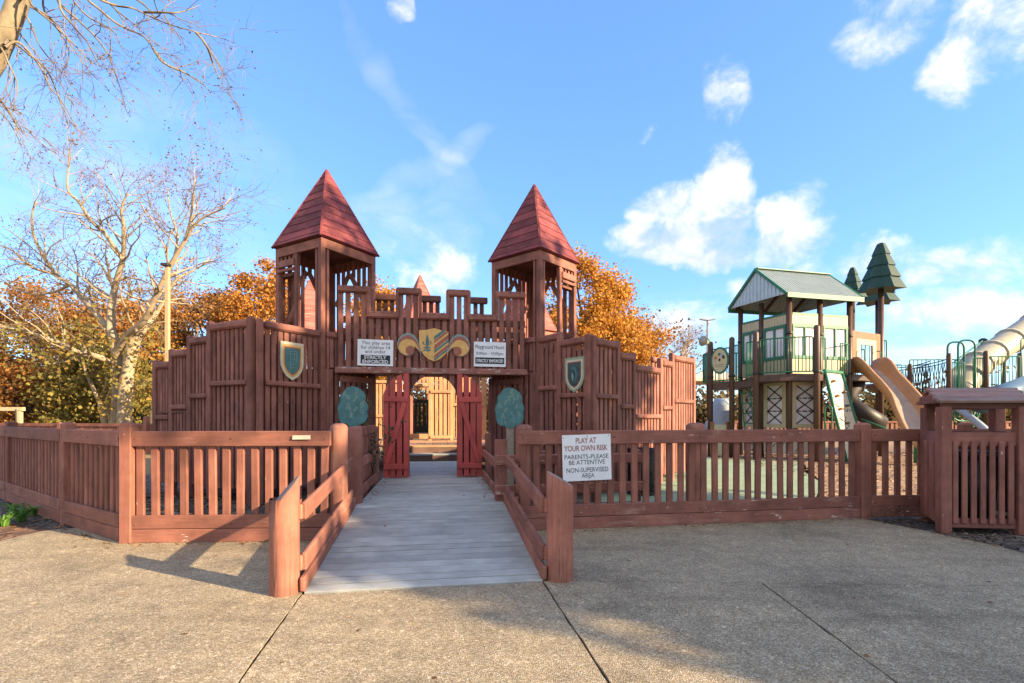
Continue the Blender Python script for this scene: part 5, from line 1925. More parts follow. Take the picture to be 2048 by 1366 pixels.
    me = mesh_from('climbing_wall', vs, [(3, 2, 1, 0), (4, 5, 6, 7), (0, 1, 5, 4), (1, 2, 6, 5), (2, 3, 7, 6), (3, 0, 4, 7)], M['prock'])
    me.transform(WM[root.name].inverted())
    cw = finish(bpy.data.objects.new('climbing_wall', me), WM[root.name].copy(), root)
    for p, q in ((ta, ba), (tb, bb)):
        g = Geo().tube([p + UP * .1, q], .05, 6)
        g.done('wall_edge_rail', M['pgreen'], cw, True)
    bar(cw, 'wall_head', ta + UP * .05, tb + UP * .05, .09, .1, M['pgreen_light'], tn)
    for u, v in ((.3, .1), (.75, .22), (.7, .38), (.3, .42), (.45, .58), (.82, .66), (.85, .82), (.4, .85), (.3, .27)):
        p = ta.lerp(tb, u).lerp(ba.lerp(bb, u), v)
        h = Geo()
        ax = (tb - ta).normalized()
        h.tube([p - ax * .09, p - ax * .05 + tn * .07, p + ax * .04 + tn * .075, p + ax * .1], [.012, .045, .04, .012], 7)
        h.done('climbing_hold', M['porange'] if u < .4 else M['pbrown'], cw, True)
    g = Geo()
    rr = random.Random(4)
    for _ in range(9):
        u, v = rr.uniform(.15, .85), rr.uniform(.35, .95)
        pts = []
        for _ in range(4):
            pts.append(ta.lerp(tb, u).lerp(ba.lerp(bb, u), v) + tn * .005)
            u = min(.95, max(.05, u + rr.uniform(-.25, .25)))
            v = min(.98, max(.2, v + rr.uniform(-.06, .06)))
        g.tube(pts, .01, 4)
    g.done('crack_lines', M['pdark'], cw)
    g = Geo().tube(rounded([N1 + P3(.25, -.35, .1), N1 + P3(.25, -.35, 1.75), N1 + P3(.12, -.2, 1.75), N1 + P3(.12, -.2, .1)], .1), .022, 6)
    g.done('grab_rail', M['pgreen'], root, True)

    # slide with entry panel
    d = (T - Rp).normalized()
    n = Vector((d.y, -d.x, 0))
    for x0, x1, z0, z1, mt, off in ((.12, .38, 2.95, 4.4, 'porange', 0), (1.6, 1.86, 2.95, 4.4, 'porange', 0), (.38, 1.6, 4.15, 4.4, 'porange', 0), (.38, .60, 3.0, 4.15, 'pcream', 0), (1.38, 1.6, 3.0, 4.15, 'pcream', 0), (.6, 1.38, 3.95, 4.15, 'pcream', 0)):
        bar(root, 'entry_panel', Rp + d * ((x0 + x1) / 2) + UP * z0, Rp + d * ((x0 + x1) / 2) + UP * z1, x1 - x0, .07, M[mt], n)
    g = Geo()
    for i in range(6):
        p = Rp + d * (.66 + i * .13) + Vector((-n.x, -n.y, 0)) * .5
        g.tube([p + UP * 2.95, p + UP * 3.95], .018, 5)
    for x in (.5, 1.48):
        p = Rp + d * x + n * .1
        g.tube(rounded([p + UP * 3.2, p + n * .12 + UP * 3.2, p + n * .12 + UP * 3.75, p + UP * 3.75], .1), .02, 6)
    g.done('entry_bars', M['pgreen'], root, True)
    path = [P3(12.25, 17.5, 3.02), P3(12.27, 17.1, 3.0), P3(12.3, 16.75, 2.75), P3(12.38, 16.3, 2.3), P3(12.45, 15.85, 1.75), P3(12.42, 15.4, 1.2), P3(12.34, 14.95, .75), P3(12.26, 14.5, .48), P3(12.18, 14.1, .42)]
    fine = []
    for i in range(len(path) - 1):
        for k in range(3):
            t = k / 3
            p0, p1, p2, p3 = path[max(0, i - 1)], path[i], path[i + 1], path[min(len(path) - 1, i + 2)]
            fine.append(.5 * ((2 * p1) + (p2 - p0) * t + (2 * p0 - 5 * p1 + 4 * p2 - p3) * t * t + (3 * p1 - p0 - 3 * p2 + p3) * t ** 3))
    fine.append(path[-1])
    prof = [(-.46, .27), (-.42, .34), (-.36, .33), (-.30, .20), (-.24, .05), (-.14, 0), (.14, 0), (.24, .05), (.30, .20), (.36, .33), (.42, .34), (.46, .27), (.36, .05), (.26, -.06), (-.26, -.06), (-.36, .05)]
    vs, fs, bed = [], [], []
    np_ = len(prof)
    for i, p in enumerate(fine):
        t = (fine[min(i + 1, len(fine) - 1)] - fine[max(i - 1, 0)]).normalized()
        side = t.cross(UP).normalized()
        upv = side.cross(t)
        hump = 1.0 + .45 * max(0, 1 - abs(i - 3) / 4)
        for x, z in prof:
            vs.append(p + side * (x * 1.25) + upv * (z * (hump if z > .1 else 1)))
    for i in range(len(fine) - 1):
        for k in range(np_):
            k2 = (k + 1) % np_
            fs.append((i * np_ + k, i * np_ + k2, (i + 1) * np_ + k2, (i + 1) * np_ + k))
    me = mesh_from('slide', vs, fs, [M['ptan'], M['ptan_worn']], True)
    for i, p in enumerate(me.polygons):
        if i % np_ in (4, 5, 6):
            p.material_index = 1
    bmx = bmesh.new()
    bmx.from_mesh(me)
    bmesh.ops.recalc_face_normals(bmx, faces=bmx.faces)
    bmx.to_mesh(me)
    bmx.free()
    me.transform(WM[root.name].inverted())
    finish(bpy.data.objects.new('slide', me), WM[root.name].copy(), root)
    for p in (P3(12.42, 15.3, 0), P3(12.22, 14.3, 0)):
        pole(root, p, 1.0 if p.y > 15 else .38, .06, 'pgreen', False)
    # dark spiral chute below the deck
    pts = [P3(12.9, 18.6, 2.6), P3(12.3, 18.2, 2.3), P3(11.9, 17.7, 1.9), P3(12.2, 17.2, 1.5), P3(12.8, 17.3, 1.2)]
    Geo().tube(rounded(pts, .6, 6), .30, 12).done('spiral_chute', M['pdark'], root, True)
    Geo().tube(rounded([Rp + P3(.2, -.3, 1.35), Rp + P3(1.0, -.6, .95), Rp + P3(1.2, -.65, .1)], .2), .03, 6).done('grab_rail', M['pgreen'], root, True)

    # plastic pine toppers on tall posts
    def topper(p, ztop, zbot, rad, label_post_top):
        pole(root, p, label_post_top, .09, dome=False)
        vs, fs = [], []
        tiers = 4
        lob = 12
        rows = []
        h = ztop - zbot
        for t in range(tiers):
            f0, f1 = t / tiers, (t + 1) / tiers
            r_out, r_in = rad * (1 - f0 * .82), rad * (1 - f1 * .82) * .90
            rows.append((zbot + h * f0, r_out))
            rows.append((zbot + h * f1 - .015 * h, r_in))
        rows.append((ztop, rad * .06))
        for z, r in rows:
            for k in range(lob):
                a = 2 * math.pi * k / lob + .4
                rr_ = r * (1.0 if k % 2 == 0 else .66)
                zz = z - (.05 * r if k % 2 == 0 else 0)
                vs.append(P3(p.x + rr_ * math.cos(a), p.y + rr_ * math.sin(a), zz))
        for i in range(len(rows) - 1):
            for k in range(lob):
                k2 = (k + 1) % lob
                fs.append((i * lob + k, i * lob + k2, (i + 1) * lob + k2, (i + 1) * lob + k))
        fs.append(tuple(range((len(rows) - 1) * lob, len(rows) * lob)))
        fs.append(tuple(range(lob))[::-1])
        Geo().add((vs, fs)).done('pine_topper', M['ptree'], root)

    topper(T, 7.72, 6.02, .74, 6.2)
    topper(P3(14.1, 20.6, 0), 7.62, 6.35, .52, 6.5)
    topper(P3(15.22, 20.7, 0), 7.6, 6.2, .76, 6.4)
    rail_panel(root, T + P3(.1, .05, 0), P3(14.3, 19.0, 0), 2.95, 4.35, 9, bulge=-.15)
    rail_panel(root, P3(14.3, 19.0, 0), P3(13.5, 19.9, 0), 2.95, 4.35, 8)


play_structure()


def bridge_structure():
    root = thing('climbing_bridge', 'net bridge, green rails and beige tube slide at the far right', 'play structure', (16.5, 19, 0))
    posts = [(at(1820, 727, 19.5), 4.0), (at(1898, 706, 18.6), 3.85), (at(1972, 701, 18.4), 3.92), (at(1952, 712, 20.5), 3.9), (at(2040, 705, 19.6), 4.0), (at(2075, 700, 18.2), 3.95)]
    for p, h in posts:
        pole(root, p, p.z, .085)
    p0, p1, p2, p5 = posts[0][0], posts[1][0], posts[2][0], posts[5][0]
    flat = lambda p: Vector((p.x, p.y, 0))
    T2 = P3(14.3, 19.3, 0)
    # bridge deck and net
    bar(root, 'bridge_deck', flat(p0) + UP * 2.1 + P3(0, .4, 0), flat(p1) + UP * 2.15 + P3(0, .4, 0), .9, .1, M['pbrown'], UP)
    bar(root, 'bridge_deck', T2 + UP * 2.7 + P3(0, .4, 0), flat(p0) + UP * 2.12 + P3(0, .4, 0), .9, .1, M['pbrown'], UP)
    for off in (0, .85):
        A, B = flat(p0) + P3(0, off, 0), flat(p1) + P3(0, off, 0)
        g = Geo()
        z0a, z1a, z0b, z1b = 2.2, 3.42, 2.25, 3.60
        pt = lambda t, v: A.lerp(B, t) + UP * ((z0a + (z0b - z0a) * t) * (1 - v) + (z1a + (z1b - z1a) * t) * v - .06 * 4 * t * (1 - t))
        for v in (0, .06, .92, 1):
            g.tube([pt(i / 6, v) for i in range(7)], .02, 5)
        n = 13
        for i in range(n):
            for sg in (1, -1):
                pts = []
                for k in range(7):
                    v = k / 6
                    w = (i + .5 + sg * .5 * (abs((v * 3) % 2 - 1))) / n
                    pts.append(pt(min(1, max(0, w)), v * .92))
                g.tube(pts, .013, 4)
        g.done('rope_net', M['pdark'], root)
    rail_panel(root, T2, flat(p0), 2.6, 3.45, 6, 'pgreen', 0)
    # platform beyond, with railings and a hoop
    bm_poly = [flat(p1), flat(p2), flat(p5) + P3(1.5, 0, 0), flat(p5) + P3(1.5, 2.5, 0), flat(p1) + P3(0, 2.2, 0)]
    g = Geo()
    k = len(bm_poly)
    g.add(([q + UP * 2.15 for q in bm_poly] + [q + UP * 2.3 for q in bm_poly], [tuple(range(k))[::-1], tuple(range(k, 2 * k))] + [(i, (i + 1) % k, k + (i + 1) % k, k + i) for i in range(k)]))
    g.done('platform', M['pcream'], root)
    rail_panel(root, flat(p1).lerp(flat(p2), .06), flat(p1).lerp(flat(p2), .40), 2.3, 3.45, 6)
    rail_panel(root, flat(p1).lerp(flat(p2), .66), flat(p1).lerp(flat(p2), .96), 2.3, 3.6, 4)
    rail_panel(root, flat(p2).lerp(flat(p5), .04), flat(p2).lerp(flat(p5), .66), 2.3, 3.65, 8)
    rail_panel(root, flat(p2).lerp(flat(p5), .68), flat(p2).lerp(flat(p5), 1.3), 2.3, 4.3, 5)
    rail_panel(root, flat(p1) + P3(.2, 2.1, 0), flat(p5) + P3(1.2, 2.4, 0), 2.3, 3.8, 22)
    a, b = flat(p1).lerp(flat(p2), .16), flat(p1).lerp(flat(p2), .62)
    for off in (0, .45):
        q = P3(.12, off, 0)
        Geo().tube(rounded([a + q + UP * .2, a + q + UP * 4.28, b + q + UP * 4.28, b + q + UP * 2.3], .25, 5), .035, 7).done('climbing_hoop', M['pgreen'], root, True)
    Geo().tube([a + UP * 3.5, at(1965, 682, 21)], .03, 6).done('brace_bar', M['pgreen'], root, True)
    # tube slide
    tp = [at(2130, 610, 22), at(2070, 648, 21.5), at(2020, 682, 21), at(1985, 706, 20.6), at(1955, 728, 20.2), at(1935, 752, 19.8), at(1918, 788, 19.5), at(1890, 818, 19.3)]
    tube = Geo().tube(rounded(tp, .8, 4), .5, 16).done('tube_slide', M['ptube'], root, True)
    for i in range(1, 6):
        d = (tp[i + 1] - tp[i - 1]).normalized()
        Geo().tube([tp[i] - d * .06, tp[i] + d * .06], .56, 16).done('tube_flange', M['ptube'], tube, True)
    bar(root, 'teal_panel', at(1968, 706, 21.5), at(2006, 692, 21.3), .6, .08, M['pteal'], Vector((0, -1, 0)))
    for p in (at(1966, 682, 21.4), at(2007, 674, 21.2)):
        Geo().tube([p - UP * .12, p - UP * .06, p + UP * .06, p + UP * .12], [.06, .15, .15, .06], 10).done('ball_cap', M['pdark'], root, True)
        pole(root, (p.x, p.y), p.z, .07, dome=False)
    # lower climbers: blue chute and loops under the platform
    Geo().tube([at(2060, 768, 17.8), at(2000, 790, 17.4), at(1960, 812, 17.2)], [.35, .35, .3], 10).done('blue_chute', plain_mat('blue_plastic', (.06, .12, .2), .4), root, True)
    g = Geo()
    for j in range(4):
        c = at(1925 + j * 10, 822 + (j % 2) * 12, 18.2)
        g.tube([c + P3(.45 * math.cos(t), .1 * j, .38 * math.sin(t)) for t in [2 * math.pi * k / 16 for k in range(17)]], .03, 6)
    g.done('loop_climber', M['pgreen'], root, True)
    g = Geo().tube([at(1915, 815, 18), at(1960, 850, 17.5), at(1985, 872, 17)], .12, 8)
    g.done('slide_chute', M['pblue'], root, True)


bridge_structure()


def small_far_things():
    # shade umbrella, pale blue play tub, picnic fence
    c = at(1412, 850, 27)
    r = thing('shade_umbrella', 'cream shade canopy on a dark pole behind the playhouse', 'umbrella', (c.x, c.y, 0))
    g = Geo()
    top = at(1416, 738, 27)
    corners = [top + P3(a, b, -.62) for a, b in ((-1.6, -1.6), (1.6, -1.6), (1.6, 1.6), (-1.6, 1.6))]
    low = [q - UP * .14 for q in corners]
    vs = corners + low + [top]
    fs = [(0, 1, 8), (1, 2, 8), (2, 3, 8), (3, 0, 8)] + [(4 + i, 4 + (i + 1) % 4, (i + 1) % 4, i) for i in range(4)]
    g.add((vs, fs)).done('canopy', M['cream'], r)
    pole(r, (top.x, top.y), top.z - .1, .07, 'pdark', False)
    c = at(1445, 868, 21)
    r = thing('play_tub', 'pale blue rounded play panel under the upper deck', 'play panel', (c.x, c.y, 0))
    Geo().tube([P3(c.x, c.y, .1), P3(c.x, c.y, .9), P3(c.x, c.y, 1.9), P3(c.x, c.y, 2.2)], [.5, .48, .45, .3], 14).done('shell', M['pblue'], r, True)
    Geo().tube([at(1412, 862, 21), at(1432, 835, 21.2), at(1440, 800, 21.4)], [.2, .24, .2], 10).done('spout', M['pblue'], r, True)
    c = at(1440, 870, 17.6)
    r = thing('step_stool_panel', 'small brown framed transfer step between the left playhouse posts', 'step', (c.x, c.y, 0))
    bar(r, 'frame', P3(c.x - .28, c.y, .05), P3(c.x - .28, c.y, 1.25), .12, .1, M['porange'], P3(0, -1, 0))
    bar(r, 'frame', P3(c.x + .28, c.y, .05), P3(c.x + .28, c.y, 1.25), .12, .1, M['porange'], P3(0, -1, 0))
    bar(r, 'panel', P3(c.x, c.y, .05), P3(c.x, c.y, 1.15), .44, .06, M['pcream'], P3(0, -1, 0))
    # lamp posts
    p = at(335, 533, 21)
    r = thing('lamp_post', 'square tan lamp post rising behind the left castle wall', 'lamp post', (p.x, p.y, 0))
    bar(r, 'pole', P3(p.x, p.y, 0), P3(p.x, p.y, p.z), .145, .145, plain_mat('sunlit_tan_pole', (.42, .30, .16), .7), P3(0, -1, 0))
    bar(r, 'lamp_head', P3(p.x - .17, p.y - .08, p.z + .05), P3(p.x + .14, p.y - .08, p.z + .05), .24, .10, M['pdark'], UP)
    p = at(1415, 640, 62)
    r = thing('lamp_post', 'thin grey twin-armed lamp post beyond the bare tree', 'lamp post', (p.x, p.y, 0))
    gm = plain_mat('grey_lamp_metal', (.22, .22, .22), .4)
    Geo().tube([P3(p.x, p.y, 0), P3(p.x, p.y, p.z)], [.16, .11], 8).done('pole', gm, r, True)
    for s in (-1, 1):
        bar(r, 'lamp_head', P3(p.x, p.y, p.z - .05), P3(p.x + s * .95, p.y, p.z + .1), .4, .12, gm, UP)
    # timber swing beam far left and the back fence
    a, b = at(-60, 818, 24), at(48, 818, 24)
    r = thing('swing_frame', 'pale timber swing beam on a post at the left edge', 'swing', (b.x, b.y, 0))
    tb = plain_mat('pale_timber', (.48, .38, .22), .7)
    bar(r, 'beam', a, b, .16, .18, tb, UP)
    for x in (-50, 40):
        q = at(x, 818, 24)
        bar(r, 'leg', P3(q.x, q.y, 0), P3(q.x, q.y, q.z - .06), .16, .16, tb, P3(0, -1, 0))
    q = at(32, 818, 23.9)
    Geo().tube([q, P3(q.x, q.y, .6)], .02, 5).done('chain', M['pdark'], r)
    r = thing('back_fence', 'far brown board fence behind the left fence and pale tree', 'fence', (-20, 20, 0))
    A, B = P3(-26, 22.5, 0), P3(-11.5, 19.0, 0)
    d = (B - A).normalized()
    n = Vector((d.y, -d.x, 0))
    for i in range(62):
        p = A.lerp(B, (i + .5) / 62)
        bar(r, 'board', p, p + UP * (1.12 + rng.gauss(0, .01)), .21, .03, M['fence'], n)
    bar(r, 'rail', A + UP * 1.1 + n * .04, B + UP * 1.1 + n * .04, .12, .05, M['fence'], n)
    for t in (.2, .5, .8, 1):
        square_post(r, A.lerp(B, t) + n * .08, 1.45 if t == .8 else 1.2, .16, M['fence'], R(-13))
    r = thing('back_fence', 'far brown fence behind the slide at the right', 'fence', (20, 34, 0))
    A, B = P3(14, 36, 0), P3(44, 36, 0)
    for i in range(90):
        p = A.lerp(B, (i + .5) / 90)
        bar(r, 'board', p, p + UP * 1.1, .2, .03, M['fence'], P3(0, -1, 0))
    bar(r, 'rail', A + UP * 1.08 + P3(0, -.04, 0), B + UP * 1.08 + P3(0, -.04, 0), .12, .05, M['fence'], P3(0, -1, 0))


small_far_things()


# ------------------------------------------------------------------ trees
def bark_mat(name, c0, c1, scale=3.0):
    mt, N, L, P = new_mat(name)
    geo = nd(N, 'ShaderNodeNewGeometry')
    mp = nd(N, 'ShaderNodeMapping')
    mp.inputs['Scale'].default_value = (1, 1, 0.45)
    L.new(geo.outputs['Position'], mp.inputs[0])
    n1 = nd(N, 'ShaderNodeTexNoise', i_Scale=scale, i_Detail=7.0, i_Roughness=0.7)
    L.new(mp.outputs[0], n1.inputs[0])
    L.new(ramp(N, L, n1.outputs[0], [(0.36, c0), (0.56, c1)]), P.inputs['Base Color'])
    P.inputs['Roughness'].default_value = 0.9
    b = nd(N, 'ShaderNodeBump', i_Strength=0.5, i_Distance=0.03)
    L.new(n1.outputs[0], b.inputs['Height'])
    L.new(b.outputs[0], P.inputs['Normal'])
    return mt


M['bark_pale'] = bark_mat('pale_sycamore_bark', (0.23, 0.17, 0.105), (0.385, 0.30, 0.19))
M['bark_grey'] = bark_mat('grey_bark', (0.12, 0.092, 0.055), (0.25, 0.195, 0.12))
M['bark_twig'] = bark_mat('brown_twigs', (0.12, 0.08, 0.045), (0.22, 0.15, 0.085))
M['bark_haze'] = bark_mat('pale_brown_twigs', (0.25, 0.18, 0.13), (0.38, 0.29, 0.22))
M['bark_dark'] = bark_mat('dark_bark', (0.05, 0.038, 0.028), (0.13, 0.10, 0.075))
M['leaf_rust'] = leaf_mat('rust_leaves', [(0.26, 0.105, 0.03), (0.38, 0.16, 0.04), (0.47, 0.23, 0.06), (0.33, 0.19, 0.055)])
M['leaf_orange'] = leaf_mat('orange_leaves', [(0.36, 0.145, 0.03), (0.47, 0.21, 0.04), (0.52, 0.27, 0.06), (0.40, 0.16, 0.035), (0.28, 0.11, 0.025)])
M['leaf_gold'] = leaf_mat('golden_leaves', [(0.52, 0.25, 0.045), (0.62, 0.33, 0.055), (0.46, 0.26, 0.055), (0.54, 0.215, 0.035), (0.40, 0.16, 0.03)])
M['leaf_olive'] = leaf_mat('olive_leaves', [(0.15, 0.145, 0.04), (0.22, 0.19, 0.05), (0.30, 0.23, 0.055), (0.34, 0.20, 0.05)])
M['leaf_brown'] = leaf_mat('dry_brown_leaves', [(0.13, 0.07, 0.025), (0.20, 0.105, 0.035), (0.27, 0.15, 0.05)])
M['leaf_green'] = leaf_mat('dark_green_leaves', [(0.03, 0.055, 0.02), (0.055, 0.085, 0.03), (0.085, 0.10, 0.035)])
M['grass_blade'] = leaf_mat('green_blades', [(0.07, 0.17, 0.03), (0.12, 0.26, 0.045), (0.18, 0.33, 0.07)])


class Branches:
    """Tubes gathered into one mesh; tips remembered for the leaves."""

    def __init__(self, seed):
        self.r = np.random.default_rng(seed)
        self.V, self.Fc, self.n = [], [], 0
        self.twigs = None
        self.tips = []

    def tube(self, pts, rad, sides):
        pts = np.asarray(pts, dtype=float)
        rad = np.asarray(rad, dtype=float)
        n = len(pts)
        t = np.gradient(pts, axis=0)
        t /= np.linalg.norm(t, axis=1, keepdims=True) + 1e-9
        ref = np.array([0.0, 0, 1]) if abs(t[0, 2]) < 0.8 else np.array([1.0, 0, 0])
        b = np.cross(t, ref)
        b /= np.linalg.norm(b, axis=1, keepdims=True) + 1e-9
        c = np.cross(t, b)
        a = np.arange(sides) * 2 * np.pi / sides
        ring = pts[:, None, :] + rad[:, None, None] * (np.cos(a)[None, :, None] * b[:, None, :] + np.sin(a)[None, :, None] * c[:, None, :])
        self.V.append(ring.reshape(-1, 3))
        i = np.arange(n - 1)[:, None] * sides
        k = np.arange(sides)[None, :]
        k2 = (k + 1) % sides
        f = np.stack([i + k, i + k2, i + sides + k2, i + sides + k], -1).reshape(-1, 4) + self.n
        self.Fc.append(f)
        self.n += n * sides

    def grow(self, p, d, length, r0, level, max_level, spread=0.75, gravity=0.0, up=0.0, kids=5, shrink=0.62, wander=0.16):
        rg = self.r
        seg = max(3, int(5 - level * .5))
        pts = [np.array(p, float)]
        d = np.array(d, float)
        d /= np.linalg.norm(d)
        dirs = [d]
        for i in range(seg):
            d = d + rg.normal(0, wander, 3) + np.array([0, 0, up - gravity])
            d /= np.linalg.norm(d)
            pts.append(pts[-1] + d * length / seg)
            dirs.append(d)
        rad = r0 * (1 - 0.72 * np.linspace(0, 1, seg + 1))
        (self.twigs if self.twigs is not None and level >= 2 else self).tube(pts, rad, 6 if level <= 1 else (4 if level == 2 else 3))
        if level >= max_level:
            self.tips.append(pts[-1])
            self.tips.append(pts[len(pts) // 2])
            return
        for k in range(kids):
            f = rg.uniform(0.28, 1.0)
            i = min(seg - 1, int(f * seg))
            q = pts[i] + (pts[i + 1] - pts[i]) * (f * seg - i)
            ax = rg.normal(0, 1, 3)
            ax -= dirs[i] * ax.dot(dirs[i])
            ax /= np.linalg.norm(ax) + 1e-9
            nd_ = dirs[i] * (1 - spread * .5) + ax * spread * rg.uniform(.6, 1.1)
            self.grow(q, nd_, length * shrink * rg.uniform(.7, 1.15), r0 * (1 - .7 * f) * .62 + .002, level + 1, max_level, spread, gravity, up, kids, shrink, wander)

    def limb(self, pts, r0, r1, sides=10, n_side=6, length=2.5, levels=2, **kw):
        """A traced limb, smoothed, with side branches."""
        pts = np.asarray(pts, float)
        n = len(pts)
        tt = np.linspace(0, n - 1, (n - 1) * 4 + 1)
        out = []
        for t in tt:
            i = min(int(t), n - 2)
            f = t - i
            p0, p1, p2, p3 = pts[max(i - 1, 0)], pts[i], pts[i + 1], pts[min(i + 2, n - 1)]
            out.append(.5 * (2 * p1 + (p2 - p0) * f + (2 * p0 - 5 * p1 + 4 * p2 - p3) * f * f + (3 * p1 - p0 - 3 * p2 + p3) * f ** 3))
        out = np.array(out)
        rad = np.linspace(r0, r1, len(out)) * (1 + self.r.normal(0, .03, len(out)))
        self.tube(out, rad, sides)
        g = np.gradient(out, axis=0)
        for k in range(n_side):
            f = self.r.uniform(.2, 1.0) if k else .98
            i = int(f * (len(out) - 1))
            d = g[i] / np.linalg.norm(g[i])
            ax = self.r.normal(0, 1, 3)
            ax -= d * ax.dot(d)
            ax /= np.linalg.norm(ax)
            sp = 0.2 if not k else self.r.uniform(.55, 1.0)
            self.grow(out[i], d * (1 - sp * .45) + ax * sp, length * self.r.uniform(.6, 1.1), rad[i] * .5, 1, 1 + levels, **kw)
        return out

    def mesh(self, name, mat):
        return fast_mesh(name, np.concatenate(self.V), np.concatenate(self.Fc), mat, smooth=True)


def leaf_cards(centres, size, seed, squash=1.0, bend=True):
    """One small bent leaf (two quads sharing the midrib) per centre."""
    rg = np.random.default_rng(seed)
    n = len(centres)
    a = rg.normal(0, 1, (n, 3))
    a /= np.linalg.norm(a, axis=1, keepdims=True)
    b = rg.normal(0, 1, (n, 3))
    b -= a * (a * b).sum(1, keepdims=True)
    b /= np.linalg.norm(b, axis=1, keepdims=True)
    c = np.cross(a, b)
    s = size * rg.uniform(.55, 1.3, (n, 1))
    w = .42 * squash
    corners = np.stack([centres - a * s * .5, centres - b * s * w + c * s * .12, centres + a * s * .5, centres + b * s * w + c * s * .12], 1)
    V = corners.reshape(-1, 3)
    base = np.arange(n)[:, None] * 4
    Ff = np.concatenate([base + np.array([[0, 1, 2]]), base + np.array([[0, 2, 3]])], 0)
    return V, Ff


def add_leaves(root, name, centres, size, mat, seed):
    V, Ff = leaf_cards(np.asarray(centres), size, seed)
    o = put(name, fast_mesh(name, V - np.array(WM[root.name].translation), Ff, mat), WM[root.name].copy(), root)
    return o


def add_wood(root, name, br, mat):
    me = br.mesh(name, mat)
    me.transform(WM[root.name].inverted())
    return finish(bpy.data.objects.new(name, me), WM[root.name].copy(), root)


def scatter(tips, n, sigma, rg):
    tips = np.asarray(tips)
    return tips[rg.integers(0, len(tips), n)] + rg.normal(0, sigma, (n, 3))


def crown_tree(name, label, x, y, h, rx, rz, trunk_h, leafm, barkm, n_leaf, size, seed, group=None, clumps=90, bare=0.0, fill=0.55, lean=0.0):
    """Broad-leaved tree: tapered trunk, limbs reaching into leaf clumps spread unevenly through the crown."""
    rg = np.random.default_rng(seed)
    root = thing(name, label, 'tree', (x, y, 0), group)
    base = np.array([x, y, 0.0])
    cz = h - rz
    br = Branches(seed)
    top = np.array([x + lean, y, h * .82])
    trunk = [base, base + [lean * .1, 0, trunk_h * .5], base + [lean * .25, 0, trunk_h], (base + top) / 2 + [rg.normal(0, .2), 0, trunk_h * .2], top]
    r0 = 0.028 * h
    br.tube(trunk, [r0 * 1.25, r0, r0 * .85, r0 * .5, r0 * .1], 9)
    cents = []
    while len(cents) < clumps:
        v = rg.normal(0, 1, 3)
        v /= np.linalg.norm(v)
        rr = rg.uniform(fill, 1.0) ** .7
        q = np.array([x + lean * .6, y, cz]) + v * rr * np.array([rx, rx * .9, rz]) * (1 + .18 * math.sin(3 * v[0] + seed) + .12 * math.sin(7 * v[2] + 2 * seed))
        if q[2] > trunk_h * .7:
            cents.append(q)
    cents = np.array(cents)
    for q in cents[::2]:
        f = rg.uniform(.15, .8)
        s = np.array(trunk[2]) + (top - np.array(trunk[2])) * f
        s[2] = min(s[2], q[2] - .2 if q[2] - .2 > trunk_h else s[2])
        m_ = (s + q) / 2 + np.array([rg.normal(0, .2), rg.normal(0, .2), rg.uniform(-.1, .5)])
        br.tube([s, (s + m_) / 2 + rg.normal(0, .08, 3), m_, (m_ + q) / 2 + rg.normal(0, .1, 3), q], np.array([.30, .24, .17, .10, .03]) * r0 * 1.1, 5)
        for _ in range(3):
            br.grow(q + (m_ - q) * rg.uniform(0, .5), rg.normal(0, 1, 3) + (q - m_) * .5, rg.uniform(.6, 1.3), r0 * .07, 2, 3, kids=3)
    add_wood(root, 'trunk', br, barkm)
    per = rg.dirichlet(np.ones(len(cents)) * 2.2)
    pts = []
    for q, w in zip(cents, per):
        k = int(n_leaf * w)
        sg = rg.uniform(.32, .62) * (rx / 3.2) ** .5
        pts.append(q + rg.normal(0, 1, (k, 3)) * [sg, sg, sg * .7])
    pts = np.concatenate(pts)
    add_leaves(root, 'crown', pts, size, leafm, seed + 1)
    return root


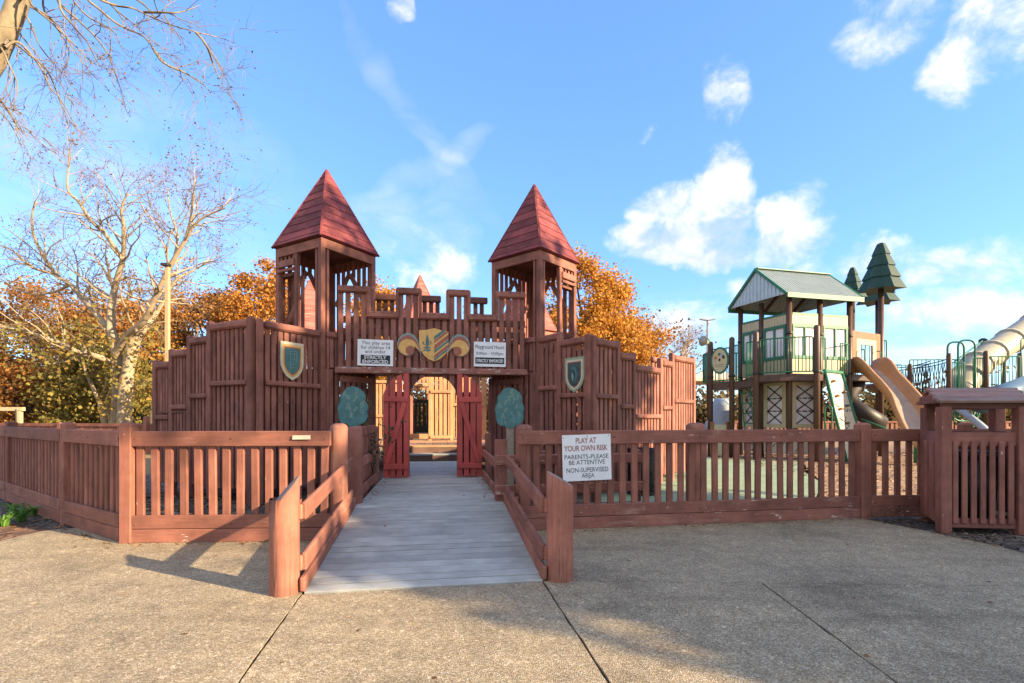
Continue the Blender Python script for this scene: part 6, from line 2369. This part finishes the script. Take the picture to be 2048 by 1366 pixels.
def big_left_tree():
    D0 = 26.0
    root = thing('sycamore_tree', 'tall pale-barked sycamore with few leaves left of the castle', 'tree', at(238, 850, D0) * Vector((1, 1, 0)))
    br = Branches(21)
    br.twigs = Branches(22)
    z8 = lambda x, y, d=0.0: tuple(at(x / 2.355, 280 + y / 2.355, D0 + d))
    gz = lambda x, d=0.0: (at(x / 2.355, 850, D0 + d).x, D0 + d, 0.0)
    kw = dict(kids=4, shrink=.62, spread=.8, up=.03, wander=.2)
    br.limb([gz(583), z8(585, 1340), z8(590, 1200), z8(600, 1100), z8(628, 960), z8(650, 920)], .36, .26, 12, 1, 2.0, 1, **kw)
    br.limb([gz(548, .3), z8(548, 1340, .3), z8(556, 1200, .3), z8(550, 1050, .2), z8(540, 950, 0), z8(522, 900, 0)], .30, .22, 12, 1, 2.0, 1, **kw)
    L_ = [([z8(522, 900), z8(525, 800, .2), z8(532, 740, .4), z8(556, 640, .3), z8(582, 540, 0), z8(582, 400, -.4), z8(572, 330, -.6), z8(600, 250, -.8)], .22, .035, 22, 2.6),
          ([z8(550, 1010, .1), z8(600, 920, -.4), z8(680, 850, -1.0), z8(740, 720, -1.5), z8(820, 560, -2), z8(870, 480, -2.2), z8(935, 380, -2.4), z8(1060, 320, -2.6)], .20, .03, 24, 2.6),
          ([z8(650, 920), z8(700, 870, .5), z8(750, 790, 1.2), z8(830, 660, 1.8), z8(900, 620, 2.2), z8(1000, 560, 2.6)], .18, .03, 16, 2.4),
          ([z8(522, 900), z8(470, 840, .6), z8(400, 760, 1.0), z8(330, 680, 1.3), z8(262, 630, 1.4), z8(170, 480, 1.5), z8(150, 370, 1.2), z8(165, 290, 1.0)], .17, .03, 24, 2.4),
          ([z8(548, 1060, .2), z8(460, 1020, -.6), z8(370, 1000, -1.2), z8(290, 960, -1.6), z8(200, 925, -2.0), z8(100, 895, -2.2), z8(0, 870, -2.2), z8(-120, 800, -2)], .16, .03, 20, 2.2),
          ([z8(575, 560), z8(500, 450, -.4), z8(430, 380, -.9), z8(370, 290, -1.2), z8(318, 230, -1.5), z8(326, 100, -1.6), z8(320, 40, -1.6)], .11, .02, 20, 2.2),
          ([z8(825, 550, -2), z8(835, 450, -1.6), z8(800, 330, -1.2), z8(790, 230, -1.0)], .08, .02, 12, 2.0),
          ([z8(870, 480, -2.2), z8(900, 360, -2.6), z8(915, 220, -2.8), z8(912, 120, -2.9)], .07, .015, 14, 1.8),
          ([z8(262, 630, 1.4), z8(150, 600, 1.0), z8(60, 520, .6), z8(-60, 480, .4)], .08, .02, 14, 2.2),
          ([z8(330, 680, 1.3), z8(240, 720, 1.8), z8(120, 720, 2.2), z8(-20, 640, 2.4)], .08, .02, 12, 2.2),
          ([gz(495, .5), z8(490, 1330, .5), z8(470, 1240, .6), z8(430, 1150, .6), z8(400, 1080, .7), z8(380, 1000, .7)], .16, .03, 8, 1.6),
          ([gz(520, .5), z8(520, 1330, .5), z8(500, 1240, .4), z8(520, 1180, .2), z8(560, 1120, .2)], .09, .03, 5, 1.2),
          ([z8(610, 1180), z8(680, 1130, -.5), z8(760, 1150, -.8), z8(840, 1100, -1)], .06, .015, 8, 1.4)]
    for pts, r0, r1, kids, ln in L_:
        br.limb(pts, r0, r1, 8, kids, ln, 2, **kw)
    rg = np.random.default_rng(5)
    tips = np.array(br.tips)
    add_wood(root, 'trunk', br, M['bark_pale'])
    add_wood(root, 'twigs', br.twigs, M['bark_twig'])
    keep = tips[rg.random(len(tips)) < .38]
    add_leaves(root, 'crown', scatter(keep, 4200, .07, rg), .085, M['leaf_brown'], 8)
    low = tips[tips[:, 2] < 6.0]
    add_leaves(root, 'low_leaves', scatter(low, 3000, .4, rg), .2, M['leaf_olive'], 9)


big_left_tree()


def overhead_tree():
    """Bare tree at the left whose trunk is outside the picture; its twigs hang into the top left corner."""
    root = thing('bare_tree', 'bare branches of a near tree hanging into the top left corner', 'tree', (-10.2, 6.2, 0))
    br = Branches(33)
    T = [(-10.2, 6.2, 0), (-10.1, 6.25, 1.6), (-9.7, 6.4, 3.6), (-9.0, 6.7, 5.2)]
    br.limb(T, .34, .22, 14, 0)
    lim = [(-9.0, 6.7, 5.2), tuple(at(-60, 165, 6.9)), tuple(at(5, 75, 7.0)), tuple(at(40, -5, 7.1)), tuple(at(75, -110, 7.2)), tuple(at(160, -220, 7.4))]
    br.limb(lim, .17, .085, 12, 0)
    lim2 = [tuple(at(75, -110, 7.2)), tuple(at(160, -130, 7.0)), tuple(at(260, -120, 6.8)), tuple(at(380, -130, 6.6))]
    br.limb(lim2, .08, .03, 8, 0)
    lim3 = [tuple(at(-60, 165, 6.9)), tuple(at(-30, 120, 6.6)), tuple(at(10, 92, 6.5))]
    br.limb(lim3, .06, .03, 8, 0)
    br.limb([(-9.7, 6.4, 3.6), (-11.5, 5.6, 5.5), (-13, 5.4, 7.5), (-13.5, 5.2, 9.5)], .16, .05, 8, 8, 2.4, 2)
    br.limb([tuple(lim[-1]), (-7.2, 7.8, 11.0), (-7.5, 8.2, 13.0)], .08, .03, 8, 6, 2.0, 2)
    R_ = random.Random(3)
    A = lambda x, y, d: tuple(at(x, y, d))
    droops = [([(10, 92), (35, 85), (75, 130), (100, 175), (120, 200), (160, 265), (210, 320)], 6.5), ([(10, 90), (20, 80), (60, 110), (95, 145), (110, 185), (125, 215), (145, 250)], 6.6),
              ([(45, -8), (40, 15), (65, 50), (85, 90), (120, 140), (150, 165)], 7.0), ([(60, -60), (55, 5), (95, 38), (130, 75), (165, 120), (195, 160)], 7.2), ([(75, -110), (60, 0), (105, 45), (150, 90), (185, 125), (215, 140)], 6.8),
              ([(130, -125), (110, -10), (160, 42), (190, 75), (215, 105), (228, 140), (243, 175), (255, 230)], 7.0), ([(150, -130), (120, 0), (145, 50), (180, 85), (200, 130), (230, 145)], 6.6),
              ([(180, -128), (165, -20), (205, 22), (245, 52), (285, 72), (305, 95), (322, 118), (350, 145), (375, 165), (388, 195)], 6.8), ([(305, 95), (330, 125), (370, 145), (410, 172), (430, 195)], 6.8),
              ([(170, -128), (180, -15), (225, 8), (265, 20), (300, 32), (345, 50), (395, 64), (440, 78), (470, 84)], 6.7), ([(285, 24), (325, 26), (365, 22), (402, 10)], 6.7), ([(396, 65), (412, 95), (425, 125), (440, 155), (450, 153)], 6.7),
              ([(-60, 165), (-20, 180), (0, 198), (24, 235), (42, 275), (66, 318)], 6.4), ([(-60, 165), (-30, 195), (0, 225), (25, 256), (40, 290)], 6.8), ([(-40, 140), (-5, 95), (22, 130), (35, 175), (25, 210)], 6.2),
              ([(220, -120), (190, -30), (225, 12), (262, 45), (300, 75), (330, 100)], 7.3), ([(100, -110), (85, 10), (120, 60), (135, 100), (130, 150)], 7.4), ([(30, -20), (28, 40), (50, 85), (85, 130), (90, 170)], 7.3),
              ([(250, -120), (250, -30), (290, 10), (310, 35), (328, 20), (345, 5)], 7.1), ([(200, -125), (140, -30), (170, 30), (225, 60), (240, 95), (262, 120)], 7.5)]
    for pts, d in droops:
        P = [A(x + R_.gauss(0, 2), y + R_.gauss(0, 2), d + R_.gauss(0, .12) + .05 * i) for i, (x, y) in enumerate(pts)]
        br.limb(P, .018, .0035, 5, 8, .7, 1, kids=4, shrink=.6, spread=.55, gravity=.10, wander=.22)
    tips = np.array(br.tips)
    add_wood(root, 'trunk', br, M['bark_grey'])
    rg = np.random.default_rng(2)
    add_leaves(root, 'buds', scatter(tips, 420, .05, rg), .035, M['leaf_brown'], 4)['kind'] = 'stuff'


overhead_tree()

# left background
G1 = 'autumn trees behind the castle'
B_ = [('rust oak with dense crown directly behind the pale sycamore', 135, 33.0, 9.2, 4.6, 3.9, 1.6, 'leaf_rust', 27000, .21, 41),
      ('rust oak leaning right behind the tan lamp post', 305, 36.0, 9.8, 4.2, 3.8, 1.8, 'leaf_rust', 22000, .21, 42),
      ('orange maple between the sycamore and the left tower', 425, 38.0, 11.8, 3.6, 4.8, 2.2, 'leaf_rust', 18000, .2, 43),
      ('bright orange maple right against the left tower', 512, 36.0, 12.0, 3.6, 5.2, 2.2, 'leaf_orange', 24000, .2, 44),
      ('low olive tree at the foot of the pale sycamore', 190, 29.5, 4.9, 2.8, 2.1, .7, 'leaf_olive', 14000, .2, 45),
      ('low orange tree near the swing beam', 62, 30.0, 5.0, 2.4, 2.2, .8, 'leaf_rust', 9000, .2, 46),
      ('tall golden tree glimpsed between the left tower and the battlements', 765, 40.0, 12.2, 2.6, 4.6, 3.0, 'leaf_gold', 12000, .22, 47),
      ('large golden orange maple behind the right tower', 1178, 34.0, 11.9, 3.5, 5.2, 2.4, 'leaf_gold', 36000, .19, 48),
      ('rounded orange maple right of the golden maple', 1235, 37.0, 9.6, 3.0, 4.2, 1.6, 'leaf_orange', 22000, .2, 49),
      ('small rust tree behind the castle centre', 900, 44.0, 8.5, 3.4, 3.6, 1.5, 'leaf_rust', 10000, .22, 50)]
for lab, px, d, h, rx, rz, th, lm, n, sz, sd in B_:
    crown_tree('autumn_tree', lab, (px - CX) / F * d, d, h, rx, rz, th, M[lm], M['bark_dark'], n, sz, sd, G1)


def bare_tree(label, px, d, h, seed, leaf_n=900, col='bark_grey', lm='leaf_brown', spread=.7, n_limb=9):
    x = (px - CX) / F * d
    root = thing('bare_tree', label, 'tree', (x, d, 0), 'bare trees on the skyline')
    br = Branches(seed)
    rg = br.r
    r0 = .022 * h
    tr = [np.array([x, d, 0]), np.array([x + .1, d, h * .25]), np.array([x - .1, d, h * .5]), np.array([x, d, h * .8])]
    br.tube(tr, [r0, r0 * .8, r0 * .55, r0 * .15], 8)
    for k in range(n_limb):
        f = rg.uniform(.2, .75)
        i = min(2, int(f / .8 * 3))
        p = tr[0] + (tr[3] - tr[0]) * f / .8
        a = rg.uniform(0, 6.28)
        br.grow(p, [math.cos(a) * .75, math.sin(a) * .75, 1.0], h * .42 * (1.25 - f), r0 * .42, 1, 4, kids=5 if col == 'bark_haze' else 4, shrink=.6, spread=spread, up=.04, wander=.15)
    add_wood(root, 'trunk', br, M[col])
    if leaf_n:
        add_leaves(root, 'crown', scatter(br.tips, leaf_n, .3, np.random.default_rng(seed)), .22, M[lm], seed)


bare_tree('bare grey-brown tree right of the orange maples', 1310, 40, 10.4, 61, 250, 'bark_haze')
bare_tree('smaller bare tree just left of the twin lamp post', 1362, 44, 9.6, 62, 250, 'bark_haze')
bare_tree('bare tree behind the battlements by the right tower', 905, 52, 12.5, 63, 200)
bare_tree('leafless grey tree at the far left edge', 12, 40, 11.5, 64, 1500)
bare_tree('leafless tree with tall twigs behind the rust oak', 240, 44, 15.0, 65, 1500)
bare_tree('leafless tree behind the orange maple by the left tower', 395, 46, 15.0, 66, 1800, lm='leaf_rust')


def brush():
    """The undergrowth along the wood's edge: nobody could count its stems."""
    rg = np.random.default_rng(77)
    V, Fs, n = [], [], 0
    spots = []
    for _ in range(950):
        x = rg.uniform(-60, 75)
        spots.append((x, 50 + rg.uniform(0, 10), rg.uniform(2.0, 4.2) + (0.6 if x < -12 else 0)))
    pts = []
    for x, y, h in spots:
        k = int(26 * h)
        q = np.stack([rg.normal(x, .9, k), rg.normal(y, .9, k), np.abs(rg.normal(0, .55, k)) * h], 1)
        pts.append(q)
    pts = np.concatenate(pts)
    V, Ff = leaf_cards(pts, .55, 78)
    mt = leaf_mat('undergrowth_leaves', [(0.06, 0.06, 0.025), (0.12, 0.09, 0.04), (0.20, 0.12, 0.05), (0.09, 0.08, 0.03), (0.26, 0.16, 0.06)])
    o = put('undergrowth', fast_mesh('undergrowth', V, Ff, mt))
    tag(o, 'brown and olive undergrowth along the far wood edge', None, None, 'stuff')
    pts = []
    for _ in range(160):
        x = rg.uniform(-42, -9)
        k = 60
        pts.append(np.stack([rg.normal(x, .7, k), rg.normal(41, 1.2, k), np.abs(rg.normal(0, 1.0, k))], 1))
    V, Ff = leaf_cards(np.concatenate(pts), .4, 79)
    o = put('shrubbery', fast_mesh('shrubbery', V, Ff, M['leaf_green']))
    tag(o, 'dark green shrubs behind the far left fence', None, None, 'stuff')


brush()

# tree beside the path, out of the picture on the right: its shade lies over the castle front
crown_tree('shade_tree', 'broad evergreen oak beside the path, right of the picture', 18.3, -0.95, 14.6, 3.4, 6.4, 2.4, M['leaf_green'], M['bark_dark'], 19000, .42, 91, None, 130, fill=.25)
crown_tree('shade_tree', 'small unseen round tree added beside the broad evergreen oak to shade the ramp', 15.4, -2.44, 7.3, 1.15, 2.4, 2.0, M['leaf_green'], M['bark_dark'], 5000, .3, 92, None, 40, fill=.2)  # unseen tree added for the shade it throws on the ramp foot


# ------------------------------------------------------------------ small plants and litter
def lily_clump(label, x, y, n, h, seed):
    rr = random.Random(seed)
    root = thing('strap_leaf_plant', label, 'plant', (x, y, 0), 'strap-leaved plants in the dirt bed')
    g = Geo()
    for i in range(n):
        a = rr.uniform(0, 6.28)
        l, w = h * rr.uniform(.6, 1.15), rr.uniform(.012, .02)
        d = Vector((math.cos(a), math.sin(a), 0))
        s = Vector((-d.y, d.x, 0))
        b0 = Vector((x, y, 0)) + d * rr.uniform(0, .05)
        vs, fs = [], []
        for k in range(6):
            t = k / 5
            p = b0 + d * (l * .75 * t ** 1.4) + UP * (l * (1.25 * t - .75 * t * t))
            ww = w * (1 - t ** 2) + .002
            vs += [p - s * ww, p + s * ww]
        for k in range(5):
            fs.append((2 * k, 2 * k + 1, 2 * k + 3, 2 * k + 2))
        g.add((vs, fs))
    g.done('leaves', M['grass_blade'], root)


for i, (px, py, n, h, lab) in enumerate(((8, 1052, 26, .34, 'green strap-leaf clump at the very left edge'), (42, 1042, 30, .36, 'green strap-leaf clump second from the left edge'), (68, 1030, 20, .26, 'small green strap-leaf clump nearest the fence post'), (25, 1022, 16, .24, 'small green strap-leaf clump behind the two larger ones'))):
    d = EYE * F / (py - HZ)
    lily_clump(lab, (px - CX) / F * d, d, n, h, 50 + i)


def twig_plant():
    p = at(746, 852, 8.0)
    root = thing('twig_shrub', 'small dark leafy twig shrub beside the left red door', 'shrub', (p.x, p.y, 0))
    br = Branches(71)
    for i in range(4):
        br.grow((p.x, p.y, .05), [br.r.normal(0, .15), br.r.normal(0, .15), 1], 1.08, .012, 1, 2, kids=4, spread=.5)
    add_wood(root, 'stems', br, M['bark_dark'])
    tips = np.array(br.tips)
    add_leaves(root, 'leaves', scatter(tips, 130, .05, np.random.default_rng(3)), .06, M['leaf_green'], 3)


twig_plant()


def litter():
    rg = np.random.default_rng(123)

    def flat(pts, size, seed, mat, name, label, tilt=.35):
        n = len(pts)
        q = np.random.default_rng(seed)
        a = q.uniform(0, 6.28, n)
        ax = np.stack([np.cos(a), np.sin(a), q.normal(0, tilt, n)], 1)
        bx = np.stack([-np.sin(a), np.cos(a), q.normal(0, tilt, n)], 1)
        s = size * q.uniform(.5, 1.4, (n, 1))
        V = np.stack([pts - ax * s * .5, pts - bx * s * .3, pts + ax * s * .5, pts + bx * s * .3], 1).reshape(-1, 3)
        b = np.arange(n)[:, None] * 4
        Ff = np.concatenate([b + [[0, 1, 2]], b + [[0, 2, 3]]], 0)
        tag(put(name, fast_mesh(name, V, Ff, mat)), label, None, None, 'stuff')

    chipm = leaf_mat('mixed_bark_chips', [(.02, .014, .009), (.055, .036, .022), (.095, .064, .04), (.14, .10, .065), (.26, .19, .13)], 0.0)
    n = 5200
    x, y = rg.uniform(4.7, 8.5, n), rg.uniform(3.5, 7.2, n)
    ok = x > 5.2 + np.clip((5.3 - y) * -.25, -.35, .02)
    mound = .20 * np.exp(-(((x - 5.15) / .28) ** 2 + ((y - 6.62) / .3) ** 2))
    flat(np.stack([x, y, rg.uniform(.002, .028, n) + mound], 1)[ok | (mound > .02)], .036, 1, chipm, 'bark_chips', 'dark bark chips heaped round the bin shelter')
    n = 5000
    x, y = rg.uniform(-8.5, -2.1, n), rg.uniform(5.8, 9.2, n)
    ok = y > 5.75 + np.clip((-4.2 - x) * .66, 0, 9)
    flat(np.stack([x, y, rg.uniform(.0, .03, n)], 1)[ok], .06, 2, chipm, 'bark_chips', 'dark bark chips and leaves behind the left fence')
    chip2 = leaf_mat('tan_chips', [(.16, .09, .05), (.30, .18, .10), (.42, .28, .17), (.52, .40, .28)], 0.0)
    n = 9000
    x, y = rg.uniform(4.4, 20, n), rg.uniform(7.3, 20, n)
    ok = x > 5.0 + np.clip(y - 8.4, 0, 2.6) * .75
    flat(np.stack([x, y, rg.uniform(.004, .04, n)], 1)[ok], .08, 3, chip2, 'wood_chips', 'tan wood chips under the play structure')
    # dry leaves: dirt bed, ramp edges, pavement
    lf = leaf_mat('fallen_dry_leaves', [(.14, .07, .03), (.24, .13, .06), (.34, .2, .1), (.18, .1, .05)], .1)
    pts = []
    for _ in range(70):
        s = rg.uniform(2.7, 5.6)
        u = rg.choice([-1, 1]) * rg.uniform(.72, .92)
        q = cf(u, s, .292)
        pts.append(tuple(q))
    for u, s in ((-.3, 2.2), (.2, 3.4), (-.5, 1.6), (.45, 3.0), (.1, 4.3), (-.55, 3.3)):
        pts.append(tuple(cf(u, s, ramp_z(s) + .006)))
    for _ in range(26):
        pts.append((rg.uniform(-5, 5), rg.uniform(2.6, 6), .026))
    for px, py in ((1100, 1070), (1165, 1055), (520, 1085), (270, 1092), (1700, 1070), (1695, 1090), (1980, 1205), (150, 1095)):
        d = (EYE - .02) * F / (py - HZ)
        pts.append(((px - CX) / F * d, d, .027))
    for (xa, ya), (xb, yb), k, sp in (((-4.2, 5.44), (-2.1, 5.54), 60, .05), ((0.5, 6.03), (4.75, 6.80), 110, .06), ((-5.8, 6.38), (-4.35, 5.42), 60, .06), ((4.8, 6.75), (5.2, 5.3), 40, .1)):
        for _ in range(k):
            t = rg.uniform(0, 1)
            pts.append((xa + (xb - xa) * t + rg.normal(0, .02), ya + (yb - ya) * t - abs(rg.normal(0, sp)), .026))
    flat(np.array(pts), .045, 4, lf, 'fallen_leaves', 'scattered dry brown leaves on the ramp and pavement', .25)
    n = 900
    flat(np.stack([rg.uniform(-11, -5.78, n), rg.uniform(2, 7.4, n), rg.uniform(-.002, .012, n)], 1), .055, 5, lf, 'fallen_leaves', 'dry leaves strewn over the red dirt bed')


litter()
